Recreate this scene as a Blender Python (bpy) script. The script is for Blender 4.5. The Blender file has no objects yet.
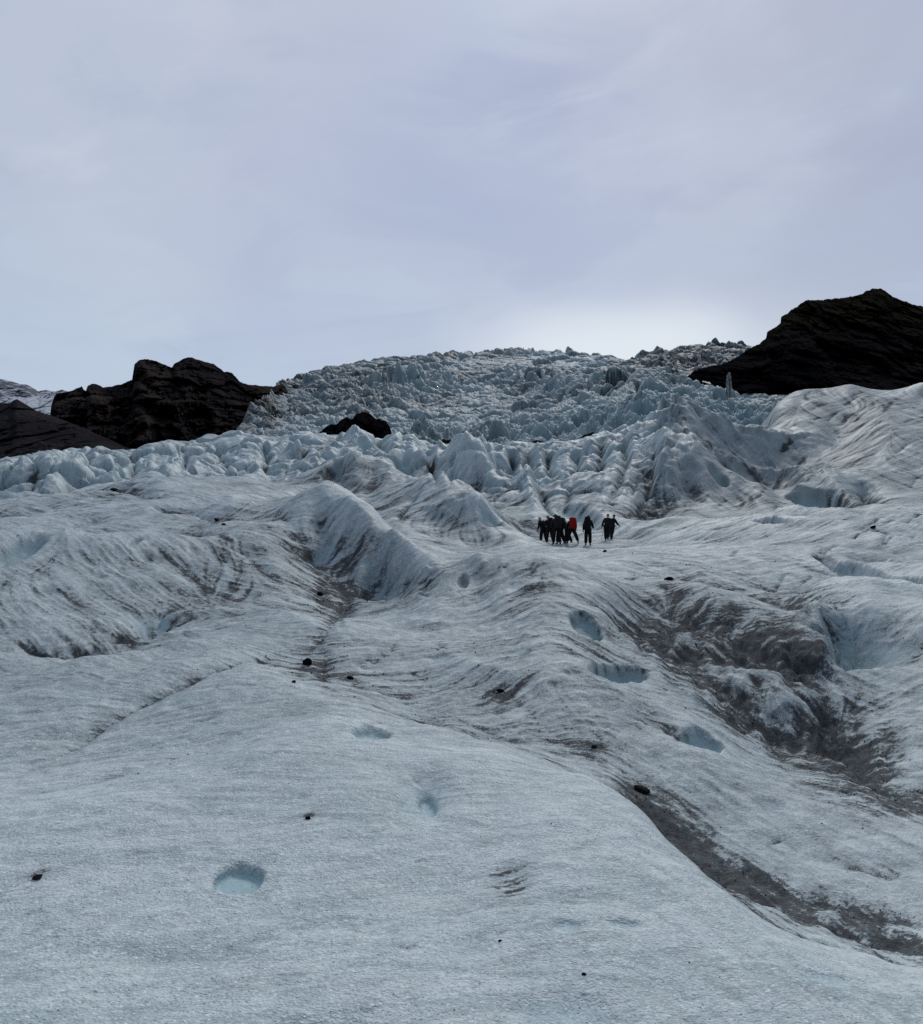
import bpy, bmesh, math, random
import numpy as np
from mathutils import Vector, Matrix, Euler

R = math.radians
S = bpy.context.scene
COL = S.collection
F = 925.6            # focal length in pixels of the 923 x 1024 picture
HV = 530.0           # picture row of the horizon
CU = 461.5           # picture column straight ahead
EYE = 1.65           # eye height, metres

# ------------------------------------------------------------------ camera
cam = bpy.data.cameras.new('camera')
cam.sensor_fit = 'HORIZONTAL'
cam.sensor_width = 36.0
cam.lens = 36.0 * F / 923.0
cam.shift_y = (HV - 512.0) / 923.0
cam.clip_start = 0.05
cam.clip_end = 20000
co = bpy.data.objects.new('camera', cam)
COL.objects.link(co)
co.location = (0, 0, EYE)
co.rotation_euler = (R(90), 0, 0)
S.camera = co

# ------------------------------------------------------------------ sky, sun, exposure
SUN_EL, SUN_AZ = 36.0, 14.0        # degrees; azimuth clockwise from +Y
W = bpy.data.worlds.new('World')
S.world = W
W.use_nodes = True
nt = W.node_tree
N, K = nt.nodes, nt.links
N.clear()
out = N.new('ShaderNodeOutputWorld')
bg = N.new('ShaderNodeBackground')
bg.inputs['Strength'].default_value = 0.1
sky = N.new('ShaderNodeTexSky')
sky.sky_type = 'NISHITA'
sky.sun_disc = False
sky.sun_elevation = R(SUN_EL)
sky.sun_rotation = R(SUN_AZ)
sky.altitude = 200
tc = N.new('ShaderNodeTexCoord')
sep = N.new('ShaderNodeSeparateXYZ')
K.new(tc.outputs['Generated'], sep.inputs[0])


def wmath(op, a, b=None, clamp=False):
    n = N.new('ShaderNodeMath')
    n.operation = op
    n.use_clamp = clamp
    for i, v in enumerate((a, b)):
        if v is None:
            continue
        if isinstance(v, (int, float)):
            n.inputs[i].default_value = v
        else:
            K.new(v, n.inputs[i])
    return n.outputs[0]


def wmix(f, a, b):
    n = N.new('ShaderNodeMix')
    n.data_type = 'RGBA'
    if isinstance(f, (int, float)):
        n.inputs[0].default_value = f
    else:
        K.new(f, n.inputs[0])
    for i, v in ((6, a), (7, b)):
        if isinstance(v, tuple):
            n.inputs[i].default_value = v + (1,)
        else:
            K.new(v, n.inputs[i])
    return n.outputs[2]


zc = wmath('MAXIMUM', sep.outputs[2], 0.0)
den = wmath('ADD', zc, 0.22)
cx = wmath('DIVIDE', sep.outputs[0], den)
cy = wmath('DIVIDE', sep.outputs[1], den)
cmb = N.new('ShaderNodeCombineXYZ')
K.new(cx, cmb.inputs[0])
K.new(cy, cmb.inputs[1])


def wnoise(scale, detail, sx, sy, rot, off, dist=0.0, rough=0.5):
    mp = N.new('ShaderNodeMapping')
    mp.inputs['Scale'].default_value = (sx, 1.0, sy)
    mp.inputs['Rotation'].default_value = (0, R(rot), 0)
    mp.inputs['Location'].default_value = (off, off * 0.7, 0)
    K.new(tc.outputs['Generated'], mp.inputs[0])
    n = N.new('ShaderNodeTexNoise')
    n.inputs['Scale'].default_value = scale
    n.inputs['Detail'].default_value = detail
    n.inputs['Roughness'].default_value = rough
    n.inputs['Distortion'].default_value = dist
    K.new(mp.outputs[0], n.inputs['Vector'])
    return n.outputs['Fac']


def wramp(v, a, b):
    n = N.new('ShaderNodeMapRange')
    n.interpolation_type = 'SMOOTHSTEP'
    n.inputs[1].default_value = a
    n.inputs[2].default_value = b
    K.new(v, n.inputs[0])
    return n.outputs[0]


# a thin veil of high cloud over the clear sky: grey-violet with paler streaks
big = wramp(wnoise(1.9, 5, 0.8, 1.3, -18, 3.4, 0.5, 0.5), 0.38, 0.64)
strk = wramp(wnoise(3.0, 7, 0.7, 1.7, -24, 7.7, 0.7, 0.56), 0.44, 0.62)
fine = wramp(wnoise(7.0, 7, 0.6, 2.0, -30, 1.3, 0.8, 0.6), 0.46, 0.66)
wisp = wramp(wnoise(4.2, 6, 0.7, 1.6, -14, 5.2, 0.8, 0.58), 0.46, 0.64)
hor = wramp(zc, 0.33, 0.02)
veil = wmix(big, (3.35, 4.0, 5.75), (4.7, 5.35, 6.7))
veil = wmix(wmath('MULTIPLY', strk, 0.85), veil, (4.9, 5.65, 6.95))
veil = wmix(wmath('MULTIPLY', fine, 0.45), veil, (5.25, 6.0, 7.1))
veil = wmix(wmath('MULTIPLY', wisp, 0.55), veil, (3.6, 4.2, 5.9))
veil = wmix(wmath('MULTIPLY', hor, 0.65), veil, (4.9, 5.95, 7.3))
# the brighter break in the cloud low over the icefall
nv = N.new('ShaderNodeVectorMath')
nv.operation = 'DOT_PRODUCT'
gd = Vector((0.19, 1.0, 0.19)).normalized()
nv.inputs[1].default_value = gd
K.new(tc.outputs['Generated'], nv.inputs[0])
glow = wramp(nv.outputs['Value'], 0.972, 1.0)
low = wramp(zc, 0.27, 0.18)
veil = wmix(wmath('MULTIPLY', wmath('MULTIPLY', glow, low), 0.85), veil, (7.0, 7.5, 8.1))
def lobe(u, v, lo):
    n = N.new('ShaderNodeVectorMath')
    n.operation = 'DOT_PRODUCT'
    n.inputs[1].default_value = Vector(((u - CU) / F, 1.0, (HV - v) / F)).normalized()
    K.new(tc.outputs['Generated'], n.inputs[0])
    return wramp(n.outputs['Value'], lo, 1.0)


tex = wmath('ADD', 0.35, wmath('MULTIPLY', strk, 0.9))
veil = wmix(wmath('MULTIPLY', wmath('MULTIPLY', lobe(150, 30, 0.955), tex), 1.0, True), veil, (6.0, 6.4, 7.15))
veil = wmix(wmath('MULTIPLY', wmath('MULTIPLY', lobe(330, 170, 0.972), tex), 0.55, True), veil, (3.7, 4.2, 6.1))
veil = wmix(wmath('MULTIPLY', wmath('MULTIPLY', lobe(540, 215, 0.985), tex), 0.5, True), veil, (3.75, 4.25, 6.1))
veil = wmix(wmath('MULTIPLY', wmath('MULTIPLY', lobe(880, 60, 0.94), tex), 0.6, True), veil, (3.4, 3.85, 5.2))
veil = wmix(wmath('MULTIPLY', wmath('MULTIPLY', lobe(620, 340, 0.990), wramp(zc, 0.25, 0.195)), 0.7), veil, (7.4, 8.1, 8.6))
# unseen sky behind the viewer darkened, added to deepen shade on facing ice
dull = wramp(sep.outputs[1], 0.25, -0.55)
veil = wmix(wmath('MULTIPLY', dull, 0.75), veil, (0.5, 0.62, 0.85))
cloudy = wmix(0.9, sky.outputs[0], veil)
K.new(cloudy, bg.inputs[0])
K.new(bg.outputs[0], out.inputs[0])

sl = bpy.data.lights.new('sun', 'SUN')
sl.energy = 1.5
sl.angle = R(14)
sl.color = (1.0, 0.96, 0.9)
so = bpy.data.objects.new('sun', sl)
COL.objects.link(so)
d = Vector((math.sin(R(SUN_AZ)) * math.cos(R(SUN_EL)), math.cos(R(SUN_AZ)) * math.cos(R(SUN_EL)), math.sin(R(SUN_EL))))
so.rotation_euler = d.to_track_quat('Z', 'Y').to_euler()
so.location = d * 100

vs = S.view_settings
vs.view_transform = 'Standard'
vs.look = 'None'
vs.exposure = 0.0
vs.gamma = 1.0
vs.use_curve_mapping = False
S.cycles.max_bounces = 5
S.cycles.diffuse_bounces = 3
S.cycles.glossy_bounces = 2
S.cycles.use_denoising = False
S.cycles.sample_clamp_indirect = 1.5

# ------------------------------------------------------------------ numpy helpers
def sstep(a, b, x):
    t = np.clip((x - a) / (b - a), 0, 1)
    return t * t * (3 - 2 * t)


_rng = np.random.RandomState(11)
PERM = _rng.permutation(4096)
GANG = _rng.rand(4096) * 2 * np.pi
GX, GY = np.cos(GANG).astype(np.float32), np.sin(GANG).astype(np.float32)
RND = _rng.rand(4096).astype(np.float32)
RND2 = _rng.rand(4096).astype(np.float32)


def _h(ix, iy, seed):
    return PERM[(PERM[(ix + seed * 131) & 4095] + iy) & 4095]


def perlin(x, y, seed=0):
    xi = np.floor(x).astype(np.int32)
    yi = np.floor(y).astype(np.int32)
    fx = (x - xi).astype(np.float32)
    fy = (y - yi).astype(np.float32)
    ux = fx * fx * fx * (fx * (fx * 6 - 15) + 10)
    uy = fy * fy * fy * (fy * (fy * 6 - 15) + 10)
    r = []
    for dy in (0, 1):
        for dx in (0, 1):
            h = _h(xi + dx, yi + dy, seed)
            r.append(GX[h] * (fx - dx) + GY[h] * (fy - dy))
    a = r[0] + (r[1] - r[0]) * ux
    b = r[2] + (r[3] - r[2]) * ux
    return (a + (b - a) * uy) * 1.45


def fbm(x, y, octs, seed=0, gain=0.5, ridged=False):
    s, a, f, t = 0, 1.0, 1.0, 0.0
    for o in range(octs):
        p = perlin(x * f + o * 17.3, y * f - o * 9.1, seed + o)
        if ridged:
            p = 1 - 2 * np.abs(p)
        s = s + p * a
        t += a
        a *= gain
        f *= 2.03
    return s / t


def worley(x, y, seed=0, jit=0.95):
    """F1, F2 and a random value of the nearest cell."""
    xi = np.floor(x).astype(np.int32)
    yi = np.floor(y).astype(np.int32)
    f1 = np.full(x.shape, 9.0, np.float32)
    f2 = np.full(x.shape, 9.0, np.float32)
    cid = np.zeros(x.shape, np.int32)
    ddx = np.zeros(x.shape, np.float32)
    ddy = np.zeros(x.shape, np.float32)
    for oy in (-1, 0, 1):
        for ox in (-1, 0, 1):
            h = _h(xi + ox, yi + oy, seed)
            px = xi + ox + 0.5 + (RND[h] - 0.5) * jit - x
            py = yi + oy + 0.5 + (RND2[h] - 0.5) * jit - y
            dd = np.sqrt(px * px + py * py).astype(np.float32)
            near = dd < f1
            f2 = np.where(near, f1, np.minimum(f2, dd))
            cid = np.where(near, h, cid)
            ddx = np.where(near, px, ddx)
            ddy = np.where(near, py, ddy)
            f1 = np.where(near, dd, f1)
    return f1, f2, RND[PERM[cid]], ddx, ddy


def blur(a, n, m=None):
    m = n if m is None else m
    for ax, k in ((0, n), (1, m)):
        if k < 1:
            continue
        pad = [(0, 0), (0, 0)]
        pad[ax] = (k + 1, k)
        c = np.cumsum(np.pad(a, pad, mode='edge').astype(np.float64), axis=ax)
        w = 2 * k + 1
        if ax == 0:
            a = (c[w:] - c[:-w]) / w
        else:
            a = (c[:, w:] - c[:, :-w]) / w
    return a


def bilin(A, fi, fj):
    n, m = A.shape
    fi = np.clip(fi, 0, n - 1.001)
    fj = np.clip(fj, 0, m - 1.001)
    i = fi.astype(np.int32)
    j = fj.astype(np.int32)
    a = fi - i
    b = fj - j
    return (A[i, j] * (1 - a) + A[i + 1, j] * a) * (1 - b) + (A[i, j + 1] * (1 - a) + A[i + 1, j + 1] * a) * b


def sheet(name, X, Y, Z, mat, attrs=None, flip=False):
    """One mesh from a regular grid of points, with float attributes."""
    n, m = X.shape
    me = bpy.data.meshes.new(name)
    P = np.stack([X, Y, Z], -1).reshape(-1, 3).astype(np.float32)
    me.vertices.add(n * m)
    me.vertices.foreach_set('co', P.ravel())
    i, j = np.meshgrid(np.arange(n - 1), np.arange(m - 1), indexing='ij')
    a = (i * m + j).ravel()
    q = np.stack([a, a + 1, a + m + 1, a + m], -1)
    if flip:
        q = q[:, ::-1]
    nf = len(q)
    me.loops.add(nf * 4)
    me.polygons.add(nf)
    me.loops.foreach_set('vertex_index', np.ascontiguousarray(q).ravel().astype(np.int32))
    me.polygons.foreach_set('loop_start', np.arange(0, nf * 4, 4, dtype=np.int32))
    me.update(calc_edges=True)
    me.polygons.foreach_set('use_smooth', np.ones(nf, bool))
    for k, v in (attrs or {}).items():
        at = me.attributes.new(k, 'FLOAT', 'POINT')
        at.data.foreach_set('value', np.ascontiguousarray(v).ravel().astype(np.float32))
    me.materials.append(mat)
    o = bpy.data.objects.new(name, me)
    COL.objects.link(o)
    return o


def rowz(v, y):
    """Height above the datum of a point seen in picture row v at distance y."""
    return EYE - (np.asarray(v, float) - HV) * np.asarray(y, float) / F


# ------------------------------------------------------------------ materials
class Mat:
    def __init__(self, name):
        self.m = bpy.data.materials.new(name)
        self.m.use_nodes = True
        self.t = self.m.node_tree
        self.n, self.l = self.t.nodes, self.t.links
        self.n.clear()
        self.out = self.n.new('ShaderNodeOutputMaterial')
        self.b = self.n.new('ShaderNodeBsdfPrincipled')
        self.l.new(self.b.outputs[0], self.out.inputs[0])
        g = self.n.new('ShaderNodeTexCoord')
        self.obj = g.outputs['Object']

    def put(self, sock, v):
        if isinstance(v, (int, float)):
            sock.default_value = v
        elif isinstance(v, tuple):
            sock.default_value = v + (1,) if len(v) == 3 and sock.type == 'RGBA' else v
        else:
            self.l.new(v, sock)

    def attr(self, k):
        a = self.n.new('ShaderNodeAttribute')
        a.attribute_name = k
        return a.outputs['Fac']

    def noise(self, scale, detail=3, rough=0.5, vec=None, dist=0.0):
        n = self.n.new('ShaderNodeTexNoise')
        n.inputs['Scale'].default_value = scale
        n.inputs['Detail'].default_value = detail
        n.inputs['Roughness'].default_value = rough
        n.inputs['Distortion'].default_value = dist
        self.l.new(vec or self.obj, n.inputs['Vector'])
        return n.outputs['Fac']

    def voro(self, scale, feature='F1', vec=None, out='Distance'):
        n = self.n.new('ShaderNodeTexVoronoi')
        n.feature = feature
        n.inputs['Scale'].default_value = scale
        self.l.new(vec or self.obj, n.inputs['Vector'])
        return n.outputs[out]

    def scaled(self, x, y, z, rot=(0, 0, 0)):
        mp = self.n.new('ShaderNodeMapping')
        mp.inputs['Scale'].default_value = (x, y, z)
        mp.inputs['Rotation'].default_value = rot
        self.l.new(self.obj, mp.inputs[0])
        return mp.outputs[0]

    def math(self, op, a, b=0.0, clamp=False):
        n = self.n.new('ShaderNodeMath')
        n.operation = op
        n.use_clamp = clamp
        self.put(n.inputs[0], a)
        self.put(n.inputs[1], b)
        return n.outputs[0]

    def ramp(self, v, a, b, lo=0.0, hi=1.0):
        n = self.n.new('ShaderNodeMapRange')
        n.interpolation_type = 'SMOOTHSTEP'
        for k, x in ((1, a), (2, b), (3, lo), (4, hi)):
            n.inputs[k].default_value = x
        self.put(n.inputs[0], v)
        return n.outputs[0]

    def mix(self, f, a, b):
        n = self.n.new('ShaderNodeMix')
        n.data_type = 'RGBA'
        self.put(n.inputs[0], f)
        self.put(n.inputs[6], a)
        self.put(n.inputs[7], b)
        return n.outputs[2]

    def bump(self, h, dist, strength=1.0, normal=None):
        n = self.n.new('ShaderNodeBump')
        n.inputs['Strength'].default_value = strength
        n.inputs['Distance'].default_value = dist
        self.put(n.inputs['Height'], h)
        if normal is not None:
            self.l.new(normal, n.inputs['Normal'])
        return n.outputs[0]

    def done(self, col, rough=0.8, normal=None, spec=0.4, **kw):
        self.put(self.b.inputs['Base Color'], col)
        self.put(self.b.inputs['Roughness'], rough)
        self.put(self.b.inputs['Specular IOR Level'], spec)
        if normal is not None:
            self.l.new(normal, self.b.inputs['Normal'])
        for k, v in kw.items():
            self.put(self.b.inputs[k.replace('_', ' ')], v)
        return self.m


def mat_glacier():
    m = Mat('glacier_ice')
    dirt, clean = m.attr('dirt'), m.attr('clean')
    patch = m.noise(0.55, 5, 0.6)
    grain = m.noise(48, 3, 0.7)
    grain2 = m.noise(11.0, 5, 0.7)
    far = m.noise(2.4, 6, 0.68)
    band = m.noise(1.6, 6, 0.66, m.scaled(0.55, 2.6, 1.5, (0, 0, R(-22))), 0.6)
    fleck = m.noise(6.0, 5, 0.72, m.scaled(0.6, 2.2, 1.4, (0, 0, R(-14))), 0.4)
    # rotten white ice, greyer wet bands in it, and white crystal crusts
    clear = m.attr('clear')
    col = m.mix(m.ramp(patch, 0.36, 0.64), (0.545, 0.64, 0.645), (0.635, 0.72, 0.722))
    col = m.mix(m.math('MULTIPLY', clear, 0.92), col, (0.20, 0.254, 0.266))  # clear holds bare dark ice and shade painted on facing slopes
    col = m.mix(m.ramp(band, 0.50, 0.62, 0.0, 0.55), col, (0.35, 0.445, 0.458))
    col = m.mix(m.ramp(far, 0.52, 0.64, 0.0, 0.40), col, (0.33, 0.42, 0.432))
    col = m.mix(m.ramp(fleck, 0.52, 0.68, 0.0, 0.40), col, (0.73, 0.81, 0.805))
    col = m.mix(m.ramp(grain2, 0.50, 0.66, 0.0, 0.45), col, (0.73, 0.81, 0.805))
    col = m.mix(m.ramp(grain2, 0.45, 0.32, 0.0, 0.45), col, (0.26, 0.325, 0.345))
    col = m.mix(m.ramp(grain, 0.55, 0.68, 0.0, 0.75), col, (0.90, 0.93, 0.93))
    col = m.mix(m.ramp(grain, 0.44, 0.34, 0.0, 0.55), col, (0.19, 0.24, 0.255))
    cryst_glint = m.math('MULTIPLY', m.ramp(m.voro(34), 0.21, 0.11), m.ramp(m.noise(3.1, 3, 0.6), 0.44, 0.56))
    col = m.mix(m.math('MULTIPLY', cryst_glint, 0.8), col, (0.94, 0.96, 0.96))  # white crystals, doubling as painted sun sparkle
    col = m.mix(m.math('MULTIPLY', clean, 0.92), col, (0.40, 0.57, 0.60))
    # dirt: even dust plus grit in specks where there is more of it
    n1 = m.noise(34, 4, 0.75)
    n2 = m.noise(6.5, 6, 0.72)
    sp = m.math('ADD', m.math('MULTIPLY', n1, 0.6), m.math('MULTIPLY', n2, 0.4))
    thr = m.math('SUBTRACT', 0.70, m.math('MULTIPLY', dirt, 0.38))
    grit = m.math('MULTIPLY', m.math('SUBTRACT', sp, thr), 11.0, True)
    dust = m.math('MULTIPLY', m.math('MULTIPLY', dirt, m.ramp(n2, 0.36, 0.64, 0.18, 1.25)), 0.72, True)
    col = m.mix(dust, col, (0.080, 0.085, 0.092))
    col = m.mix(m.math('MULTIPLY', grit, 0.80), col, (0.034, 0.035, 0.038))
    # lone dark grains everywhere, in loose clusters
    pick = m.noise(4, 4, 0.65)
    spot = m.math('MULTIPLY', m.ramp(m.voro(22), 0.14, 0.07), m.ramp(pick, 0.47, 0.55))
    spot = m.math('MAXIMUM', spot, m.math('MULTIPLY', m.ramp(m.voro(50), 0.20, 0.10), m.ramp(pick, 0.44, 0.54)))
    col = m.mix(m.math('MULTIPLY', spot, 0.8), col, (0.03, 0.03, 0.032))
    flat = m.math('SUBTRACT', 1.0, m.math('MULTIPLY', clean, 0.85))
    b1 = m.bump(m.math('MULTIPLY', m.math('ADD', m.noise(4.5, 5, 0.62), m.math('MULTIPLY', band, 0.25)), flat), 0.06, 0.5)
    b2 = m.bump(m.math('MULTIPLY', m.math('ADD', m.noise(30, 4, 0.75), m.math('MULTIPLY', m.voro(75), 0.6)), flat), 0.012, 0.6, b1)
    rough = m.math('ADD', 0.58, m.math('MULTIPLY', dirt, 0.4), True)
    return m.done(col, rough, b2, 0.12)


def mat_icefall():
    m = Mat('icefall_ice')
    dirt, clean = m.attr('dirt'), m.attr('clean')
    a = m.noise(0.03, 5, 0.65)
    b = m.noise(0.22, 5, 0.7)
    col = m.mix(m.ramp(a, 0.35, 0.65), (0.42, 0.51, 0.52), (0.56, 0.64, 0.645))
    col = m.mix(m.ramp(b, 0.45, 0.75, 0, 0.5), col, (0.70, 0.76, 0.755))
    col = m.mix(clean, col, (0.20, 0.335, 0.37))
    dn = m.math('MULTIPLY', dirt, m.ramp(m.noise(0.22, 6, 0.78), 0.36, 0.62, 0.2, 1.25), True)
    col = m.mix(dn, col, (0.072, 0.075, 0.08))
    nb = m.bump(m.noise(0.35, 4, 0.65), 1.0, 0.5)
    m.b.subsurface_method = 'RANDOM_WALK'
    return m.done(col, 0.65, nb, 0.1, Subsurface_Weight=0.25, Subsurface_Radius=(0.6, 0.95, 1.0), Subsurface_Scale=1.6)


def mat_rock(name, c1, c2, c3, scale=1.0, moss=None, strata=0.0):
    m = Mat(name)
    a = m.noise(0.012 * scale, 6, 0.65)
    b = m.noise(0.09 * scale, 6, 0.7)
    st = m.noise(0.03 * scale, 5, 0.6, m.scaled(0.35, 0.35, 3.2, (0.12, 0.2, 0)))
    col = m.mix(m.ramp(a, 0.35, 0.65), c1, c2)
    col = m.mix(m.ramp(b, 0.45, 0.75, 0, 0.8), col, c3)
    col = m.mix(m.ramp(st, 0.52, 0.66, 0, strata), col, c2)
    if moss:
        up = m.attr('moss')
        col = m.mix(m.math('MULTIPLY', up, m.ramp(b, 0.35, 0.6)), col, moss)
    nb = m.bump(m.math('ADD', b, m.math('MULTIPLY', st, 0.4)), 7.0 / scale, 1.0)
    return m.done(col, 1.0, nb, 0.0)


def mat_snowmount():
    m = Mat('snow_and_rock')
    snow = m.attr('snow')
    n = m.noise(0.012, 7, 0.72, m.scaled(1, 1, 1.6))
    f = m.math('ADD', n, m.math('MULTIPLY', snow, 0.6))
    col = m.mix(m.ramp(f, 0.50, 0.58), (0.13, 0.145, 0.17), (0.62, 0.66, 0.72))
    return m.done(col, 0.8, m.bump(n, 60, 0.6), 0.2)


def plain(name, c, rough=0.8, nscale=30, amt=0.25, bump=0.01, spec=0.3):
    m = Mat(name)
    n = m.noise(nscale, 4, 0.6)
    d = tuple(x * (1 - amt) for x in c)
    e = tuple(min(1, x * (1 + amt)) for x in c)
    return m.done(m.mix(m.ramp(n, 0.3, 0.7), d, e), rough, m.bump(n, bump, 0.6), spec)


M_ICE = mat_glacier()
M_FALL = mat_icefall()

# ------------------------------------------------------------------ the near glacier: control heights
# (column, row, distance): what is seen there, and how far off it lies
CP = """
0 1024 3.0|230 1024 3.0|460 1024 3.0|700 1024 3.0|923 1024 3.0|-150 1020 3.0|1070 1030 3.0
0 900 4.2|230 900 4.15|460 892 4.25|650 902 4.1|800 935 3.85|-120 900 4.2
0 825 5.3|200 802 5.75|400 790 5.95|550 802 5.6|300 745 7.2|150 760 6.7
300 707 8.8|350 712 8.6|430 726 8.0|500 745 7.4|580 778 6.45|640 803 5.85|690 850 5.0|740 880 4.7|800 915 4.3|870 940 4.0|923 952 3.9|1020 975 3.7
0 770 6.5|75 735 7.6|140 705 8.7|190 683 9.5|245 662 10.5|-120 800 5.8
430 722 9.0|500 742 8.3|580 778 7.2|640 806 6.5|690 856 5.6|740 889 5.2|800 924 4.8|870 949 4.45|923 962 4.35|1020 985 4.2
640 790 7.6|700 846 6.4|760 870 5.9|830 902 5.4|923 932 5.0|1020 950 4.9
923 850 6.5|850 832 6.9|800 805 7.6|720 790 7.9|1020 860 6.4
700 722 9.6|600 722 9.5|560 742 8.6|450 702 9.7|360 692 9.9|300 692 9.6|520 725 9.0
330 640 12.6|400 656 12.2|480 645 12.8|540 640 12.6|600 660 11.8|660 690 10.6|300 660 11.8
380 614 17.2|450 614 15.7|500 604 15.6|540 588 16.6|590 606 14.2|620 640 12.8|340 620 14.6|400 632 14.2
540 561 18.2|480 556 18.4|430 552 19.2|410 545 20.2|390 535 21.2|370 523 22.1|350 511 23|325 503 24|300 507 24.5
430 566 18.7|430 580 18.2|430 600 17.0|380 586 20.0|380 562 21.0|350 536 22.4|350 564 21.4|350 590 19.4|350 612 16.8|322 540 23.2|326 566 21.6|480 580 17.7|480 567 18.0|480 600 16.5|325 600 17.8|405 575 19.6|405 598 18.4
430 572 22|350 522 28|390 548 25|480 566 23|310 518 30
600 572 18|650 566 20|700 577 20|580 557 30|570 549 56|545 545 57|556 547 57|590 550 55.5|607 544 59|640 547 57|660 555 36|740 566 25|610 553 46
446 480 66|480 505 59|520 532 54|550 546 53|415 500 66|470 497 68|490 508 67|400 520 59|440 530 58|480 540 55|420 545 50
446 494 82|490 520 78|520 536 66|545 543 61|580 542 62
355 453 82|330 465 82|300 484 80|385 474 80|405 490 76|340 490 76|372 488 76.5|320 498 72|380 512 66
355 474 98|310 490 96|390 488 94
270 512 26|230 501 27.5|150 499 28|100 504 27.5|50 513 26|0 526 24|-100 548 21
275 560 19.5|200 560 21|100 560 20.5|0 582 17|60 620 14|160 620 14.2|250 620 14.4|150 660 11.4|60 690 9.8|0 722 8.5|300 600 17|300 640 13|-120 620 14|-120 720 8.8
150 514 44|50 526 42|230 516 44|0 536 38|-100 556 34
160 483 66|60 496 62|0 506 58|250 486 68|-100 520 52
0 502 84|100 482 96|200 472 102|270 478 100
0 466 115|60 460 118|130 462 122|-120 470 110
0 464 155|50 456 152|75 448 165|100 452 172|150 450 172|170 443 182|200 437 186|240 436 190|300 437 190|350 440 190|400 444 190|470 446 190|520 447 186|560 444 180|600 437 170|640 438 160|-120 466 150
100 470 130|200 456 135|260 454 138|280 468 110|530 490 92
560 507 74|600 497 78|600 466 104|640 470 92|540 522 70|580 525 67|620 515 70
388 470 98|393 453 104|400 448 106|410 449 106|421 461 104|432 478 100|404 466 104.5|404 478 100|400 489 97|414 488 96.5|427 495 94|395 460 112|420 470 112|404 462 116
430 449 122|440 452 121|451 461 119|454 476 114|440 470 117|436 462 129|450 470 127
458 453 100|464 448 101|480 455 99|492 471 95|500 486 91|510 494 88|466 474 96.5|474 490 92.5|488 503 88|466 462 110|484 470 107|500 498 97
505 447 150|520 444 152|535 447 150|541 458 145|512 466 143|526 468 143|512 482 138|528 482 138|545 472 138|520 454 164
552 457 128|562 450 131|572 448 132|583 453 130|592 444 134|604 438 138|560 470 122|575 474 119|590 470 122|552 466 137|583 464 140
540 476 104|550 490 98|535 494 98|562 488 96|545 503 86
630 436 146|645 446 128|620 450 128
690 418 115|660 428 113|644 441 111|720 428 118|760 440 120|800 440 124|835 441 126
720 462 112|760 474 114|700 454 109|800 468 116|740 468 113
690 442 142|760 448 142|640 454 142
668 450 90|690 456 87|712 464 89|735 475 88|760 482 86|800 483 85|830 482 83
740 502 83|690 486 85|660 480 84|780 504 81|830 501 78|720 490 85|710 505 78|800 503 81|740 512 74|790 512 74|690 508 74
760 500 96|712 480 100|800 498 95|735 490 98
310 540 22.5|292 556 21.5|850 393 152|923 392 153|850 402 148|923 400 149|800 402 148|700 527 50|760 521 49|800 518 48|840 512 48|880 510 49|660 535 50|940 512 50|740 526 70|800 524 66
790 396 150|800 391 152|850 385 155|923 382 156|1020 380 156|1120 380 155|753 431 140|772 410 145
820 430 128|880 428 120|923 440 112|860 470 97|923 480 92|900 500 76|1040 440 110|1040 500 76
735 450 165|700 450 160|665 450 155|850 410 190|923 405 190
720 560 27|760 560 28|800 570 24|860 560 28|923 545 34|890 580 21|923 592 18.5|1040 560 27
790 600 18|830 604 16.4|870 604 16.2|923 612 15.6|760 620 15.4|700 602 16.6|650 602 16.6|1040 620 15
800 622 15.4|818 614 15.9|826 640 14.4|824 668 13.3|815 690 12.4|850 650 15.0|848 678 13.8|880 640 15.0|900 690 12.8|923 650 14.3|865 700 12.6
700 652 13|760 662 12.8|790 660 13.0|800 692 11.8|850 752 9.5|923 760 9.3|780 742 10|1040 740 9.6|840 715 11.6
"""
pts = []
for tok in CP.replace('\n', '|').split('|'):
    if tok.strip():
        u, v, y = map(float, tok.split())
        x = (u - CU) / F * y
        pts.append((x / (y + 3), math.log(y + 3), float(rowz(v, y)) / (y + 3)))
for y, zz in ((-1.0, 0.0), (1.0, 0.02)):
    for T in (-0.6, -0.3, 0, 0.3, 0.6):
        pts.append((T, math.log(y + 3), zz / (y + 3)))
for u in range(-150, 1150, 65):
    y = 232.0
    v = np.interp(u, [-150, 170, 640, 740, 800, 1150], [492, 468, 466, 462, 415, 404])
    x = (u - CU) / F * y
    pts.append((x / (y + 3), math.log(y + 3), float(rowz(v, y)) / (y + 3)))
pts = np.array(pts)

KT = 4.0
PX = np.stack([pts[:, 0] * KT, pts[:, 1]], -1)


def kern(r):
    return r ** 1.5


n = len(PX)
D = np.sqrt(((PX[:, None] - PX[None]) ** 2).sum(-1))
A = np.zeros((n + 3, n + 3))
A[:n, :n] = kern(D) - np.eye(n) * 0.0006
A[:n, n] = 1
A[:n, n + 1:] = PX
A[n, :n] = 1
A[n + 1:, :n] = PX.T
sol = np.linalg.lstsq(A, np.concatenate([pts[:, 2], np.zeros(3)]), rcond=None)[0]

L0, L1 = math.log(2.0), math.log(235.0)
NL, NTD = 1900, 1150
Lr = np.linspace(L0, L1, NL)
Td = np.linspace(-0.66, 0.66, NTD)
wing = 0.66 + np.cumsum(np.geomspace(0.002, 0.4, 22))
Tr = np.concatenate([-wing[::-1], Td, wing])
NT = len(Tr)
W0 = len(wing)
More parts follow.
